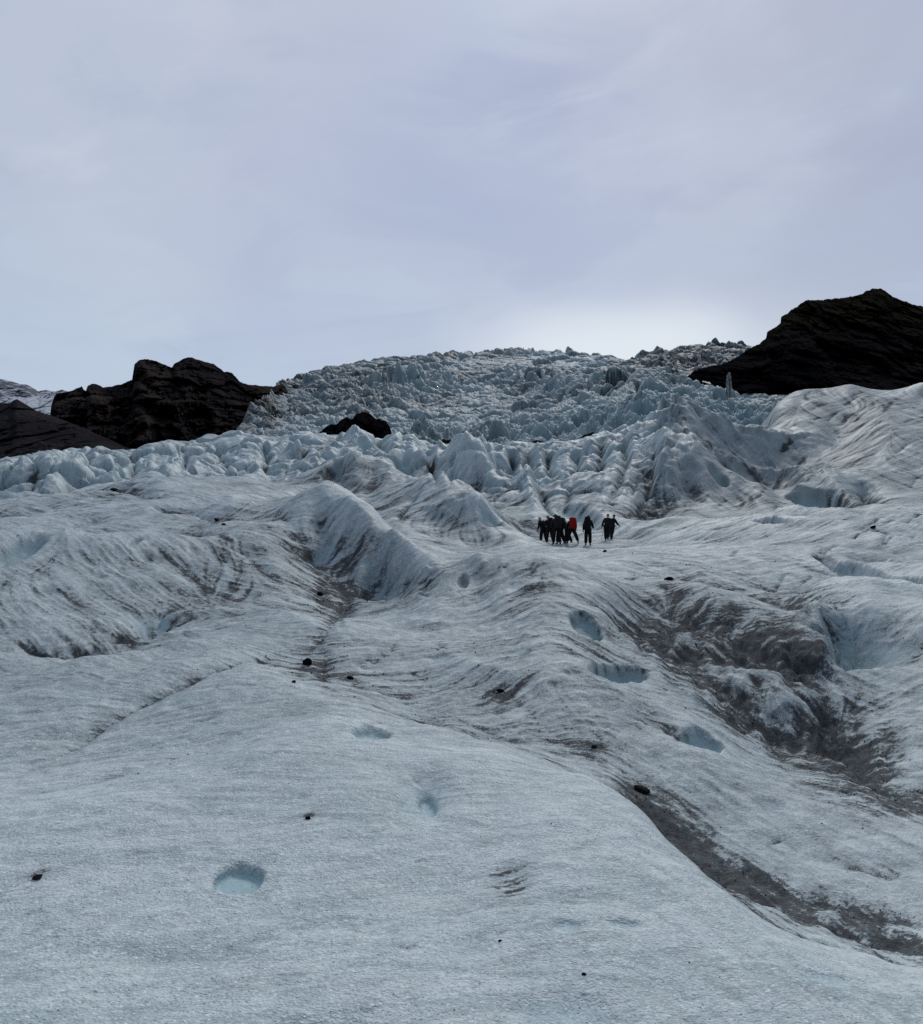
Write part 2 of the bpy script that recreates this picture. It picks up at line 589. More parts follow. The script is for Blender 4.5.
# the smooth base, on a coarse grid
cT = np.linspace(-0.72, 0.72, 420)
cL = np.linspace(L0, L1, 640)
g = np.zeros((640, 420))
tt = cT * KT
for i0 in range(0, 640, 20):
    ll = cL[i0:i0 + 20]
    acc = np.zeros((len(ll), 420))
    for k in range(n):
        r2 = (tt[None] - PX[k, 0]) ** 2 + (ll[:, None] - PX[k, 1]) ** 2
        acc += sol[k] * r2 ** 0.75
    acc += sol[n] + sol[n + 1] * tt[None] + sol[n + 2] * ll[:, None]
    g[i0:i0 + 20] = acc
fi = np.interp(Lr, cL, np.arange(640))[:, None] * np.ones(NT)[None]
fj = np.ones(NL)[:, None] * np.interp(np.clip(Tr, -0.7, 0.7), cT, np.arange(420))[None]
q = bilin(g, fi, fj)
q = blur(blur(q, 2, 2), 2, 2)
YY = (np.exp(Lr) - 3.0)[:, None] * np.ones(NT)[None]
Y3 = YY + 3.0
XX = Tr[None] * Y3
Z = q * Y3
BASE = Z.copy()
UU = CU + F * XX / np.maximum(YY, 0.5)


def ground_at(x, y, A=None):
    A = Z if A is None else A
    y = np.asarray(y, float)
    i = (np.log(y + 3) - L0) / (L1 - L0) * (NL - 1)
    j = np.interp(np.asarray(x, float) / (y + 3), Tr, np.arange(NT))
    return bilin(A, np.atleast_1d(i), np.atleast_1d(j))


_ys = np.exp(np.linspace(math.log(2.6), math.log(228.0), 1600))


def locate(u, v, A=None):
    """The point of the glacier first seen along the direction of picture point (u, v)."""
    xs = (u - CU) / F * _ys
    zz = ground_at(xs, _ys, BASE if A is None else A)
    vv = HV - F * (zz - EYE) / _ys
    hit = np.nonzero(vv <= v)[0]
    k = hit[0] if len(hit) else int(np.argmin(vv))
    return xs[k], _ys[k]


def path(s, A=None):
    p = [tuple(map(float, t.split())) for t in s.split('|')]
    return np.array([locate(a[0], a[1], A) for a in p])


def dist_poly(P, reach):
    """Distance, signed side (right of travel positive) and along-fraction, inside the reach of a polyline."""
    x0, x1 = P[:, 0].min() - reach, P[:, 0].max() + reach
    y0, y1 = P[:, 1].min() - reach, P[:, 1].max() + reach
    ii = np.nonzero((YY[:, 0] > y0) & (YY[:, 0] < y1))[0]
    if not len(ii):
        return None
    a, b = ii[0], ii[-1] + 1
    ta, tb = XX[a:b].min(), 0
    jj = np.nonzero(((XX[a] < x1) | (XX[b - 1] < x1)) & ((XX[a] > x0) | (XX[b - 1] > x0)))[0]
    if not len(jj):
        return None
    c, e = jj[0], jj[-1] + 1
    X, Y = XX[a:b, c:e], YY[a:b, c:e]
    best = np.full(X.shape, 1e9)
    side = np.zeros(X.shape)
    frac = np.zeros(X.shape)
    seg = np.linalg.norm(P[1:] - P[:-1], axis=1)
    tot = seg.sum()
    run = 0.0
    for k in range(len(P) - 1):
        d = P[k + 1] - P[k]
        L2 = max((d ** 2).sum(), 1e-9)
        t = np.clip(((X - P[k, 0]) * d[0] + (Y - P[k, 1]) * d[1]) / L2, 0, 1)
        ex, ey = X - P[k, 0] - t * d[0], Y - P[k, 1] - t * d[1]
        dd = np.sqrt(ex * ex + ey * ey)
        cr = d[1] * ex - d[0] * ey
        m = dd < best
        best = np.where(m, dd, best)
        side = np.where(m, np.sign(cr), side)
        frac = np.where(m, (run + t * seg[k]) / tot, frac)
        run += seg[k]
    return (slice(a, b), slice(c, e)), best, side, frac


dirt = np.zeros(Z.shape)
clean = np.zeros(Z.shape)
# a wandering offset so that drawn lines never run ruler-straight
WOB = fbm(XX / 1.7, YY / 1.7, 4, 40)


PXM = np.maximum(YY, 1.5) / F            # metres that one picture element spans here


def line(s, w, h, dirt_amt=0.0, dw=None, clean_amt=0.0, power=1.0, wob=0.5, side_sel=0, fade=True):
    """A ridge (h > 0) or groove (h < 0) along a line; sizes in picture elements at its distance."""
    P = path(s)
    px = P[:, 1].mean() / F
    r = dist_poly(P, max(w, dw or 0) * 5 * px)
    if r is None:
        return
    sl_, dd, side, fr = r
    px = PXM[sl_]
    dd = np.abs(dd / px + WOB[sl_] * w * wob + (WOB2[sl_] * w * 0.6 if w < 15 and P[:, 1].mean() < 20 else WOB3[sl_] * w * 0.45))
    f = np.exp(-(dd / w) ** power)
    e = np.minimum(1, np.minimum(fr, 1 - fr) * 6 + 0.1) if fade else 1.0
    if h < 0 and w < 15 and P[:, 1].mean() < 20:
        e = e * sstep(-0.5, 0.25, WOB2[sl_] + WOB[sl_])
    f = f * e
    if side_sel:
        f = f * np.where(side * side_sel > 0, 1, np.exp(-(dd / (w * 0.12))))
    Z[sl_] += h * px * f
    if dirt_amt:
        dirt[sl_] += dirt_amt * np.exp(-(dd / (dw or w)) ** 1.3) * e
    if clean_amt:
        clean[sl_] = np.maximum(clean[sl_], clean_amt * f)


def patch(u, v, pw, ph, reach):
    x, y = locate(u, v)
    y1, y2 = locate(u, v + ph * 0.5)[1], locate(u, v - ph * 0.5)[1]
    rx = pw * 0.5 * y / F
    ry = float(np.clip(abs(y2 - y1) * 0.5, 0.5 * rx, 4.5 * rx))
    r = dist_poly(np.array([(x, y), (x + 1e-3, y)]), max(rx, ry) * reach)
    return x, y, rx, ry, r


def pit(u, v, pw, ph, depth, rot=0.0, cl=0.6, edge=0.5, dr=0.0, lean=0.0):
    """A hollow as wide and high as it shows; depth as a share of its width."""
    x, y, rx, ry, r = patch(u, v, pw, ph, 2.2)
    if r is None:
        return
    sl_ = r[0]
    X, Y = XX[sl_] - x, YY[sl_] - y
    c, s_ = math.cos(R(rot)), math.sin(R(rot))
    a, b = (c * X + s_ * Y) / rx, (-s_ * X + c * Y) / ry
    d_ = np.sqrt(a * a + b * b) * (1 + 0.06 * WOB[sl_] + 0.11 * perlin(X / rx * 1.3 + u, Y / ry * 1.3, 5) + 0.05 * perlin(X / rx * 3.1 + u, Y / ry * 3.1, 6))
    f = 1 - sstep(1 - edge, 1 + edge * 0.5, d_)
    Z[sl_] -= depth * 2 * rx * f * (1 - lean * b)
    clean[sl_] = np.maximum(clean[sl_], cl * sstep(0.25, 0.85, f))
    if dr:
        dirt[sl_] += dr * np.exp(-d_ ** 2)


def smear(u, v, pw, ph, amt, rot=0.0):
    """Darkens a patch: dust, and on some faces painted shade."""
    x, y, rx, ry, r = patch(u, v, pw, ph, 2.6)
    if r is None:
        return
    sl_ = r[0]
    X, Y = XX[sl_] - x, YY[sl_] - y
    c, s_ = math.cos(R(rot)), math.sin(R(rot))
    a, b = (c * X + s_ * Y) / rx, (-s_ * X + c * Y) / ry
    dirt[sl_] += amt * np.exp(-(a * a + b * b) * (1 + 0.9 * WOB[sl_]))


WOB2 = fbm(XX / 0.45, YY / 0.5, 3, 47)
WOB3 = fbm(UU / 22.0, np.log(Y3) * 14.0, 3, 49)
# ---- gullies, crests and cracks
line('0 772|40 755|75 736|110 718|140 704|190 684|245 662|285 655', 12, -7, 0.42, 6)
line('60 770|100 752|150 742|200 722|240 712', 10, -4, 0.34, 6)
line('0 634|60 637|100 630|140 618|172 604', 9, -8, 0.42, 5)
line('-20 640|60 640|110 632|150 618|190 606', 34, -12, 0.03, 20, 0, 1.6)
line('-20 790|40 758|90 728|150 700|210 676|270 655', 34, -6, 0.05, 20, 0, 1.6)
line('60 575|120 560|190 562|240 580', 40, 9, 0, None, 0, 1.6)
line('40 690|110 665|180 645|240 640', 36, 8, 0, None, 0, 1.6)
line('330 645|400 632|470 628|530 636', 40, -8, 0.03, 30, 0, 1.6)
line('95 590|130 580|160 570', 14, -6, 0.1, 10)
line('0 800|60 790|140 770|230 740', 20, -6, 0.1, 12)
line('290 690|350 705|430 722|500 742|580 776|640 803|690 850|740 880|800 912|870 936|923 948', 22, -3, 0.30, 16)
line('640 795|690 838|740 866|800 890|860 912|923 932|980 945', 42, -20, 1.0, 36)
line('680 835|740 885|800 918|870 940|940 952', 22, -12, 1.0, 20)
line('720 842|790 872|860 892|940 912', 26, -10, 0.6, 22)
line('760 820|830 846|923 872', 30, -8, 0.25, 16)
line('560 556|540 585|540 615|560 650|610 700|660 745|720 790', 55, 12, 0.08, 20, 0, 1.4)
line('545 566|532 585|524 606', 12, 2, 0.35, 8)
line('615 590|650 622|700 655|740 690|780 720|800 745', 50, -26, 0.3, 30, 0, 1.3)
line('640 585|690 610|740 640|770 665', 40, -14, 0.25, 30, 0, 1.3)
line('690 600|740 625|775 655|800 690|830 712|850 740|880 775|923 800', 34, -24, 0.45, 30)
line('795 690|820 705|850 740|870 770|923 810|960 830', 40, -10, 0.5, 36)
line('262 512|285 526|305 548|318 575|322 610', 12, -5, 0.45, 10)
line('310 655|330 630|345 600|350 570', 16, -10, 0.4, 14)
line('322 640|325 665|318 690', 14, -6, 0.35, 10)
line('325 503|360 516|395 537|430 551|480 556|540 561', 12, 3, 0, None, 0, 1.0)
line('430 555|428 575|420 600', 10, -8, 0.15, 8)
line('446 479|480 504|520 529|552 543', 30, 9, 0, None, 0, 1.0)
line('405 512|425 494|446 479', 28, 9, 0, None, 0, 1.0)
line('470 500|440 515|430 520', 16, 6, 0.15, 10)
line('300 484|328 465|355 452|372 462|390 478|400 492', 24, 13, 0.1, 15, 0, 1.0)
line('636 442|660 428|690 417|722 428|762 440|830 440', 22, 14, 0, None, 0, 1.0)
line('668 450|690 456|712 463|735 475|760 482|800 482|832 481', 22, 17, 0, None, 0, 1.0)
line('664 448|676 452|684 466|700 472', 8, -9, 0.3, 6)
line('832 484|822 497|840 500|832 512', 10, -14, 0.5, 6)
line('862 480|868 492|876 503', 9, -16, 0.6, 6, 0.3)
line('700 528|760 521|800 518|840 512|880 510', 24, 8, 0, None, 0, 1.0)
line('620 560|680 566|740 580|800 600|840 606', 18, -8, 0.5, 14)
line('560 552|600 562|660 568|720 582|780 596', 10, -6, 0.5, 8)
line('690 545|760 552|840 540|900 545', 26, -7, 0.1, 16)
line('740 590|820 572|900 560', 26, -7, 0.15, 12)
line('640 470|652 490|655 520', 14, -10, 0.3, 9)
line('611 492|612 504', 3, -4, 0.4, 2)
line('690 465|672 500|640 520', 20, -8, 0.15, 14)
line('668 470|650 500|630 520', 12, -7, 0.2, 8)
line('150 498|180 506|215 515|250 522', 16, -8, 0.2, 10)
line('0 545|60 520|110 505', 18, -9, 0.15, 12)
line('0 500|70 490|150 492|220 500', 14, -8, 0.2, 12)
line('150 540|220 545|270 570|300 590', 16, -6, 0.25, 14)
line('780 470|840 500|885 512', 12, -4, 0.15, 10)
line('500 690|560 735|610 770', 20, -4, 0.2, 16)
line('380 690|440 712|520 735|580 760', 14, -4, 0.25, 10)
line('330 680|380 660|440 640|500 628', 14, -4, 0.2, 10)
line('798 628|808 612|817 610|824 635|827 662|820 690', 9, 12, 0.25, 9, 0, 1.0)
line('832 618|837 645|838 670|834 692', 9, -26, 0, None, 0.9, 1.6, 0.2)
line('838 612|850 640|848 690', 18, -12, 0, None, 0.7, 1.4, 0.2)
line('790 640|796 665|812 692', 9, -14, 0.5, 8, 0, 1.2, 0.2)
rf_ = random.Random(8)
for s_, w_, h_ in (('393 453|398 449|404 447|412 450|421 461|430 477|434 490', 5, 7), ('390 456|389 470|394 488', 5, 5), ('436 450|446 458|454 474', 5, 7), ('440 452|436 470|432 480', 5, 5),
                   ('456 454|464 448|474 452|484 460|492 472|501 487|510 495', 5, 7), ('464 450|470 470|474 490', 5, 6), ('480 456|484 478|490 500', 5, 6),
                   ('500 452|505 447|512 446', 5, 6), ('504 448|503 465|506 482', 4, 7), ('519 446|520 465|521 482', 4, 7), ('536 448|540 458|546 474', 5, 7),
                   ('552 458|560 450|570 448|580 452', 5, 7), ('566 450|568 466|566 480', 4, 7), ('586 454|592 445|600 440', 5, 6), ('592 446|590 466|586 484', 5, 6),
                   ('604 440|612 450|616 466|610 490', 7, 6), ('630 440|634 456|630 478|618 500', 8, 7), ('646 440|650 456|642 480|628 505', 8, 7), ('660 432|668 450|660 474|648 500', 9, 7),
                   ('545 488|556 478|575 476|590 484', 7, 5), ('500 500|520 490|532 500|545 512', 7, 6), ('536 516|528 498|520 490', 6, 4),
                   ('60 462|90 460|120 464', 8, 5), ('150 455|190 452|230 458', 8, 6), ('120 470|160 466|200 470', 9, 5), ('205 446|250 444|290 448', 8, 5), ('240 462|280 456|310 460', 9, 6), ('10 470|50 466|80 472', 9, 5)):
    k_ = rf_.uniform(0.35, 1.75)
    line(s_, w_ * rf_.uniform(0.8, 1.5), h_ * k_ * (0.7 if '604' <= s_[:3] <= '670' else 1.0), 0, None, 0, 1.0, 0.5)
for s_, w_, h_ in (('428 462|432 478|436 492', 3, -9), ('452 460|454 478|450 490', 3, -9), ('497 470|503 484|512 496', 3, -8), ('512 450|513 470|512 484', 4, -9), ('528 450|529 470|530 484', 4, -9),
                   ('549 452|548 470|552 482', 4, -10), ('577 454|578 470|575 484', 4, -9), ('420 500|405 512|398 522', 3, -6), ('540 495|548 510|560 520', 4, -7), ('600 446|602 462|598 484', 4, -8),
                   ('622 446|626 470|612 500', 4, -7), ('655 446|652 474|636 506', 4, -7), ('85 452|90 462|84 474', 4, -7), ('130 454|136 466|130 478', 4, -8), ('178 446|186 458|180 474', 4, -8),
                   ('215 440|222 456|232 470', 4, -8), ('262 442|268 458|262 472', 4, -8), ('300 444|306 456|298 472', 4, -8), ('30 462|36 474|28 486', 4, -6), ('100 476|140 472|190 478', 4, -6), ('200 474|240 470|290 476', 4, -6),
                   ('330 446|340 450|352 446', 4, -6), ('366 446|380 452|388 464', 4, -9)):
    line(s_, w_, h_ * 1.4, 0.45, 3, 0.35, 1.0, 0.5)
rc = random.Random(21)
for (x0_, x1_, y0_, y1_, cnt, a0, a1) in ((770, 915, 398, 470, 26, -5, 42), (650, 800, 430, 515, 12, 10, 60), (840, 920, 470, 560, 14, 5, 40), (560, 660, 455, 520, 10, 30, 75),
                                         (20, 300, 500, 650, 26, -40, 10), (330, 560, 570, 700, 26, -15, 45), (560, 700, 580, 760, 18, -45, 0), (30, 300, 680, 800, 10, 5, 35), (40, 900, 800, 1000, 16, -15, 35), (120, 620, 730, 860, 10, -10, 30), (700, 900, 540, 620, 14, -20, 30)):
    for _ in range(cnt):
        u0, v0 = rc.uniform(x0_, x1_), rc.uniform(y0_, y1_)
        an_, le = R(rc.uniform(a0, a1)), rc.uniform(8, 30)
        du, dv = math.cos(an_) * le, -math.sin(an_) * le
        b_ = rc.uniform(-0.2, 0.2)
        line('%f %f|%f %f|%f %f' % (u0, v0, u0 + du * 0.5 + dv * b_, v0 + dv * 0.5 - du * b_, u0 + du, v0 + dv), rc.uniform(1.3, 2.6), -rc.uniform(1.2, 3.2) * (0.6 if v0 < 515 and u0 > 640 else 1.0), rc.uniform(0.2, 0.55), 1.8, 0, 1.0, 0.5)
# ---- broad mounds
for (u_, v_, w_, h_, up_) in ((110, 565, 270, 80, 0.07), (60, 690, 260, 60, 0.05), (200, 650, 160, 40, 0.05), (560, 680, 120, 110, 0.08), (420, 790, 420, 140, 0.03), (690, 760, 160, 60, 0.05), (760, 560, 180, 34, 0.06), (870, 545, 150, 30, 0.05),
                              (890, 690, 110, 70, 0.06), (720, 590, 90, 24, 0.05)):
    pit(u_, v_, w_, h_, -up_, 0, 0.0, 1.0)
# ---- hollows and melt holes
pit(618, 666, 42, 36, 0.50, -30, 1.0, 0.22, 0, 0.5)
pit(700, 735, 46, 28, 0.34, -25, 0.9, 0.35)
pit(672, 728, 18, 18, 0.3, 0, 0.1, 0.6, 0.35)
pit(838, 664, 24, 62, 1.5, 6, 1.0, 0.35)
pit(872, 660, 90, 70, 0.22, -10, 0.75, 1.0)
pit(800, 662, 16, 40, 0.7, 18, 0.3, 0.6, 0.5)
pit(428, 800, 18, 30, 0.40, 8, 0.9, 0.6)
pit(424, 796, 60, 40, 0.14, 0, 0.35, 0.9)
pit(238, 875, 50, 24, 0.21, 10, 1.0, 0.25)
pit(510, 868, 44, 30, 0.12, 0, 0.1, 0.9, 0.55)
pit(565, 1000, 120, 60, 0.08, 0, 0.35, 0.9)
pit(372, 744, 38, 16, 0.3, 0, 0.8, 0.35)
pit(330, 1010, 140, 30, 0.04, 0, 0.3, 0.9)
pit(625, 915, 40, 12, 0.12, 0, 0.4, 0.9)
pit(566, 914, 36, 14, 0.12, 0, 0.4, 0.9)
pit(830, 965, 60, 16, 0.10, 0, 0.4, 0.9)
pit(585, 618, 28, 22, 0.5, 0, 0.9, 0.3)
pit(322, 562, 26, 24, 0.35, -20, 0.6, 0.6)
pit(375, 588, 34, 30, 0.35, 0, 0.5, 0.6)
pit(392, 590, 14, 18, 0.6, 0, 0.5, 0.6)
pit(463, 586, 10, 20, 0.8, 0, 0.5, 0.5)
pit(16, 572, 34, 24, 0.5, 0, 0.7, 0.5)
pit(135, 568, 8, 14, 0.8, 0, 0.5, 0.5)
pit(150, 612, 44, 12, 0.14, 12, 0.7, 0.7)
pit(915, 582, 44, 28, 0.5, 0, 0.75, 0.5)
pit(852, 568, 34, 14, 0.5, 0, 0.6, 0.6)
pit(822, 578, 26, 12, 0.5, 0, 0.6, 0.6)
pit(772, 523, 22, 12, 0.7, 0, 0.6, 0.5)
pit(815, 493, 36, 18, 0.6, 10, 0.9, 0.4)
pit(868, 490, 14, 18, 0.9, 0, 0.9, 0.5)
pit(718, 478, 20, 12, 0.6, 0, 0.5, 0.6)
pit(770, 470, 10, 10, 0.7, 0, 0.4, 0.6)
pit(335, 470, 22, 16, 0.8, 0, 0.6, 0.6)
pit(404, 474, 18, 22, 0.5, 0, 1.0, 0.7)
pit(513, 470, 10, 24, 0.7, 0, 1.0, 0.6)
pit(527, 472, 8, 20, 0.6, 0, 0.8, 0.6)
pit(545, 482, 24, 26, 0.3, 20, 1.0, 0.7)
pit(553, 462, 9, 14, 0.7, 0, 1.0, 0.6)
pit(577, 460, 9, 14, 0.7, 0, 0.9, 0.6)
pit(336, 474, 20, 14, 0.3, 0, 0.8, 0.6)
pit(576, 512, 34, 22, 0.5, 10, 0.7, 0.7)
pit(520, 490, 22, 14, 0.7, 0, 0.6, 0.6)
pit(490, 518, 24, 12, 0.5, 0, 0.6, 0.6)
for u_, v_, w_, h_ in ((60, 665, 34, 12), (205, 640, 26, 10), (250, 590, 22, 10), (440, 665, 30, 8), (520, 660, 24, 8), (655, 760, 26, 10), (770, 800, 30, 10), (700, 690, 18, 10),
                       (90, 540, 26, 8), (190, 530, 22, 7), (880, 700, 30, 18), (640, 600, 26, 12)):
    pit(u_, v_, w_, h_, 0.12, 0, 0.3, 0.8)

# ---- the broken ice along the far rim
far = sstep(70, 105, YY) * (1 - sstep(655, 700, UU + 12 * WOB))
rows = np.nonzero(YY[:, 0] > 66)[0]
r0 = rows[0]
xs, ys = XX[r0:], YY[r0:]
wx = xs + 2.5 * fbm(xs / 9, ys / 9, 3, 60)
wy = ys + 2.5 * fbm(xs / 9, ys / 9, 3, 66)
f1, f2, rv, dx1, dy1 = worley(wx / 13.0, wy / 15.0, 3)
crack = np.exp(-((f2 - f1) / 0.09))
tl = RND[(rv * 4095).astype(int)]
blk = (rv - 0.5) * 4.2 - 3.2 * crack + (tl - 0.5) * dx1 * 7.0 + (rv - 0.35) * dy1 * 6.0 - 1.2 * f1 ** 2
f1b, f2b, rvb, dx2, dy2 = worley(wx / 4.6, wy / 6.0, 8)
crb = np.exp(-((f2b - f1b) / 0.10))
tlb = RND[(rvb * 4095).astype(int)]
blk2 = (rvb - 0.5) * 1.3 - 0.8 * crb + (tlb - 0.5) * dx2 * 2.6 + (rvb - 0.4) * dy2 * 2.6
blk2 = blk2 + 0.9 * fbm(xs / 3.2, ys / 4.5, 5, 63, 0.55, True)
mid = sstep(0.05, 0.35, fbm(xs / 16, ys / 20, 2, 71) + 0.25)
uu_ = UU[r0:]
lft = 1 - sstep(270, 330, uu_)
rg0 = 1 - 1.7 * np.abs(perlin(wx / 15.0, wy / 26.0, 81))
rg1 = 1 - 1.7 * np.abs(perlin(wx / 7.0 + 0.4 * rg0, wy / 15.0, 83))
rg2 = 1 - 1.7 * np.abs(perlin(wx / 3.6, wy / 7.0, 85))
val = 2.4 * (rg0 - 0.45) + 2.0 * (rg1 - 0.45) + 0.8 * (rg2 - 0.45) + 0.42 * blk + 0.75 * blk2 - 0.2 * crack - 0.3 * crb
val = val * (0.62 + 0.05 * lft) - 1.0 * lft + 0.3 * fbm(xs / 2.6, ys / 4.0, 4, 88, 0.55, True)
lift = 5.0
val = -np.log(np.exp(-1.0 * val) + math.exp(-1.0 * lift)) / 1.0
val = val * (1 - 0.55 * sstep(135, 175, ys))
Z[r0:] += far[r0:] * val
clean[r0:] = np.maximum(clean[r0:], far[r0:] * np.clip(crack * 0.55 + crb * 0.25, 0, 0.7))
dirt[r0:] += far[r0:] * (0.5 * crb * mid + 0.5 * crack) * sstep(-0.2, 0.5, fbm(xs / 6, ys / 6, 3, 75))

# ---- undulation at every scale the mesh can carry
cell = np.maximum(Y3 * (Td[1] - Td[0]), Y3 * (Lr[1] - Lr[0]))
lam, k = 7.0, 0
smooth_ = sstep(630, 670, UU) * sstep(62, 76, YY)
near = sstep(2.0, 16.0, YY)
und = np.zeros(Z.shape)
while lam > 0.07:
    amp = (0.066 if lam > 3 else 0.046) * lam * ((0.38 + 0.62 * near) if lam > 0.9 else (0.55 + 0.45 * near))
    rmax = np.nonzero(cell[:, NT // 2] * 2.2 < lam)[0]
    if len(rmax):
        e = rmax[-1] + 1
        att = (1 - sstep(lam * 0.25, lam * 0.45, cell[:e])) * (1 - (0.35 if lam < 2.5 else 0.1) * sstep(70, 95, YY[:e])) * (1 - (0.6 if lam < 4.5 else 0.25) * smooth_[:e])
        p = perlin(XX[:e] / lam + k * 3.7, YY[:e] / (lam * 1.25) - k * 5.1, 20 + k)
        if k % 2:
            p = 0.35 - np.abs(p) * 1.3
        und[:e] += amp[:e] * att * p
    lam *= 0.52
    k += 1
Z += und

# ---- runnels down the slope: noise smeared along the fall line
zb = blur(blur(Z, 14, 14), 14, 14)
dT = np.gradient(Tr)[None]
dL = Lr[1] - Lr[0]
zT = np.gradient(zb, axis=1) / dT
zL = np.gradient(zb, axis=0) / dL
zx = zT / Y3
zy = zL / Y3 - zx * Tr[None]
dx_, dy_ = -zx, -zy
slope = np.sqrt(zx * zx + zy * zy)
gi = (dy_ / Y3) / dL
gj = ((dx_ - Tr[None] * dy_) / Y3) / dT
ln = np.sqrt(gi * gi + gj * gj) + 1e-9
gi = (gi / ln).astype(np.float32)
gj = (gj / ln).astype(np.float32)
rs = np.random.RandomState(5)
wn = blur(rs.rand(NL, NT) - 0.5, 1, 1) + 1.0 * blur(rs.rand(NL, NT) - 0.5, 3, 3)
wn = (wn / wn.std()).astype(np.float32).ravel()


def lic(field, steps, h):
    acc = field.copy()
    for sg in (1, -1):
        pi = (np.arange(NL, dtype=np.float32)[:, None] * np.ones(NT, np.float32)[None]).ravel()
        pj = (np.ones(NL, np.float32)[:, None] * np.arange(NT, dtype=np.float32)[None]).ravel()
        for s_ in range(steps):
            idx = np.clip(np.rint(pi), 0, NL - 1).astype(np.int32) * NT + np.clip(np.rint(pj), 0, NT - 1).astype(np.int32)
            pi = pi + sg * h * gi.ravel()[idx]
            pj = pj + sg * h * gj.ravel()[idx]
            idx = np.clip(np.rint(pi), 0, NL - 1).astype(np.int32) * NT + np.clip(np.rint(pj), 0, NT - 1).astype(np.int32)
            acc += field[idx]
    return acc / (2 * steps + 1)


streak = lic(wn, 11, 1.6).reshape(NL, NT)
streak = streak / streak.std()
wn2 = blur(rs.rand(NL, NT) - 0.5, 0, 1) + 1.1 * blur(rs.rand(NL, NT) - 0.5, 2, 2)
wn2 = (wn2 / wn2.std()).astype(np.float32).ravel()
nearr = 1 - sstep(13, 20, YY)
phi = R(8) + R(26) * sstep(600, 740, UU) * (1 - nearr) - R(42) * sstep(520, 660, UU) * nearr * sstep(-60, 0, (UU - 500) - (9.0 - YY) * 30)
phi = phi - R(36) * (1 - sstep(180, 340, UU)) * sstep(8.0, 10.5, YY) + R(30) * fbm(XX / (0.6 * Y3), np.log(Y3) * 2.5, 2, 95)
gi = np.sin(phi).astype(np.float32)
gj = np.cos(phi).astype(np.float32)
fol = lic(wn2, 13, 1.7).reshape(NL, NT)
fol = fol / fol.std()
stw = sstep(0.06, 0.28, slope) * sstep(4.0, 14.0, YY)
keep = 1 - 0.9 * np.clip(clean * 1.6, 0, 1)
Z += np.minimum(0.00027 * Y3, 0.017) * fol * sstep(3.5, 9.0, YY) * (1 - 0.2 * far) * keep
Z += np.minimum(0.0008 * Y3, 0.028) * streak * stw * keep * (1 - 0.6 * smooth_) * sstep(-0.15, 0.5, fbm(XX / 2.1, YY / 2.6, 3, 92)) * sstep(-0.5, 0.4, fbm(XX / 5, YY / 5, 3, 90))

# ---- dust settles in hollows, streaks downhill, lies in broad patches; some smears paint shade
hollow = blur(blur(Z, 10, 10), 10, 10) - Z
hollow = np.clip(hollow / (Y3 * 0.0045), -1, 1) * (1 - 0.7 * smooth_)
hollow2 = blur(blur(Z, 40, 40), 40, 40) - Z
hollow2 = np.clip(hollow2 / (Y3 * 0.02), -1, 1) * (1 - 0.6 * smooth_)
broad = fbm(XX / 4.5, YY / 6.5, 5, 33, 0.58)
broad2 = fbm(XX / 19, YY / 26, 4, 37, 0.55)
amb = 0.15 + 0.24 * broad + 0.18 * broad2 + 0.20 * hollow + 0.18 * hollow2 + 0.10 * streak * (0.35 + 0.65 * stw) + 0.05 * fol
amb *= 0.60 + 0.40 * sstep(5, 11, YY)
amb *= 1 - 0.25 * sstep(75, 110, YY)
amb += 0.06 * sstep(18, 40, YY) + 0.11 * sstep(600, 760, UU) * sstep(60, 100, YY)
dirt += np.clip(amb, 0, 0.7)
smear(240, 540, 120, 60, 0.22)
smear(300, 545, 50, 60, 0.14)
smear(340, 570, 60, 60, 0.18)
smear(335, 478, 80, 30, 0.40)  # shade painted on the face under the left ridge
smear(420, 520, 90, 40, 0.20)
smear(700, 440, 110, 50, 0.14)
smear(560, 640, 80, 90, 0.16, 10)
smear(540, 590, 50, 60, 0.25)
for u_, v_, w_ in ((307, 668, 26), (296, 684, 18), (350, 681, 20), (500, 695, 26), (641, 794, 46), (38, 880, 30), (669, 582, 26), (873, 530, 22), (308, 821, 18), (594, 750, 22), (217, 523, 24), (115, 493, 26), (500, 944, 12), (584, 977, 14), (325, 676, 30), (318, 690, 24)):
    smear(u_, v_, w_, w_ * 0.4, 0.45)
smear(800, 446, 70, 40, -0.4)
smear(860, 410, 160, 50, 0.10)
smear(700, 625, 170, 80, 0.30)  # dirt and painted shade together darken the right basin
smear(740, 600, 120, 40, 0.15)
smear(470, 600, 130, 50, 0.08)
smear(420, 690, 200, 30, 0.12)
smear(360, 556, 80, 50, 0.22)  # dirt plus painted shade on the bowl's steep front face
smear(440, 576, 110, 26, 0.14)  # more shade painted along the bowl wall
smear(250, 580, 130, 80, 0.16)
smear(190, 535, 120, 30, 0.12)
smear(830, 900, 240, 120, 0.14)
smear(800, 980, 200, 60, 0.10)
smear(790, 635, 60, 60, 0.38)
smear(840, 760, 90, 70, 0.35, -20)
smear(880, 800, 120, 60, 0.35, -20)
smear(690, 568, 120, 30, 0.25)
smear(800, 595, 90, 24, 0.30)
smear(855, 500, 50, 26, 0.30)
smear(700, 690, 80, 60, 0.14)
smear(600, 740, 90, 50, 0.16)
smear(680, 800, 60, 40, 0.3)
smear(200, 600, 160, 50, 0.12)
smear(60, 600, 100, 40, 0.12)
smear(330, 660, 70, 50, 0.2)
smear(180, 820, 90, 40, 0.14, 15)
dirt = np.clip(dirt * (1 - 0.6 * np.clip(clean * 1.4, 0, 1)) * np.clip(1 + 0.22 * fol + 0.22 * streak * stw, 0.3, 1.7), 0, 1.0)
clean = np.clip(clean * (1 - 0.5 * dirt), 0, 1)
mid_ = sstep(4.5, 10, YY)
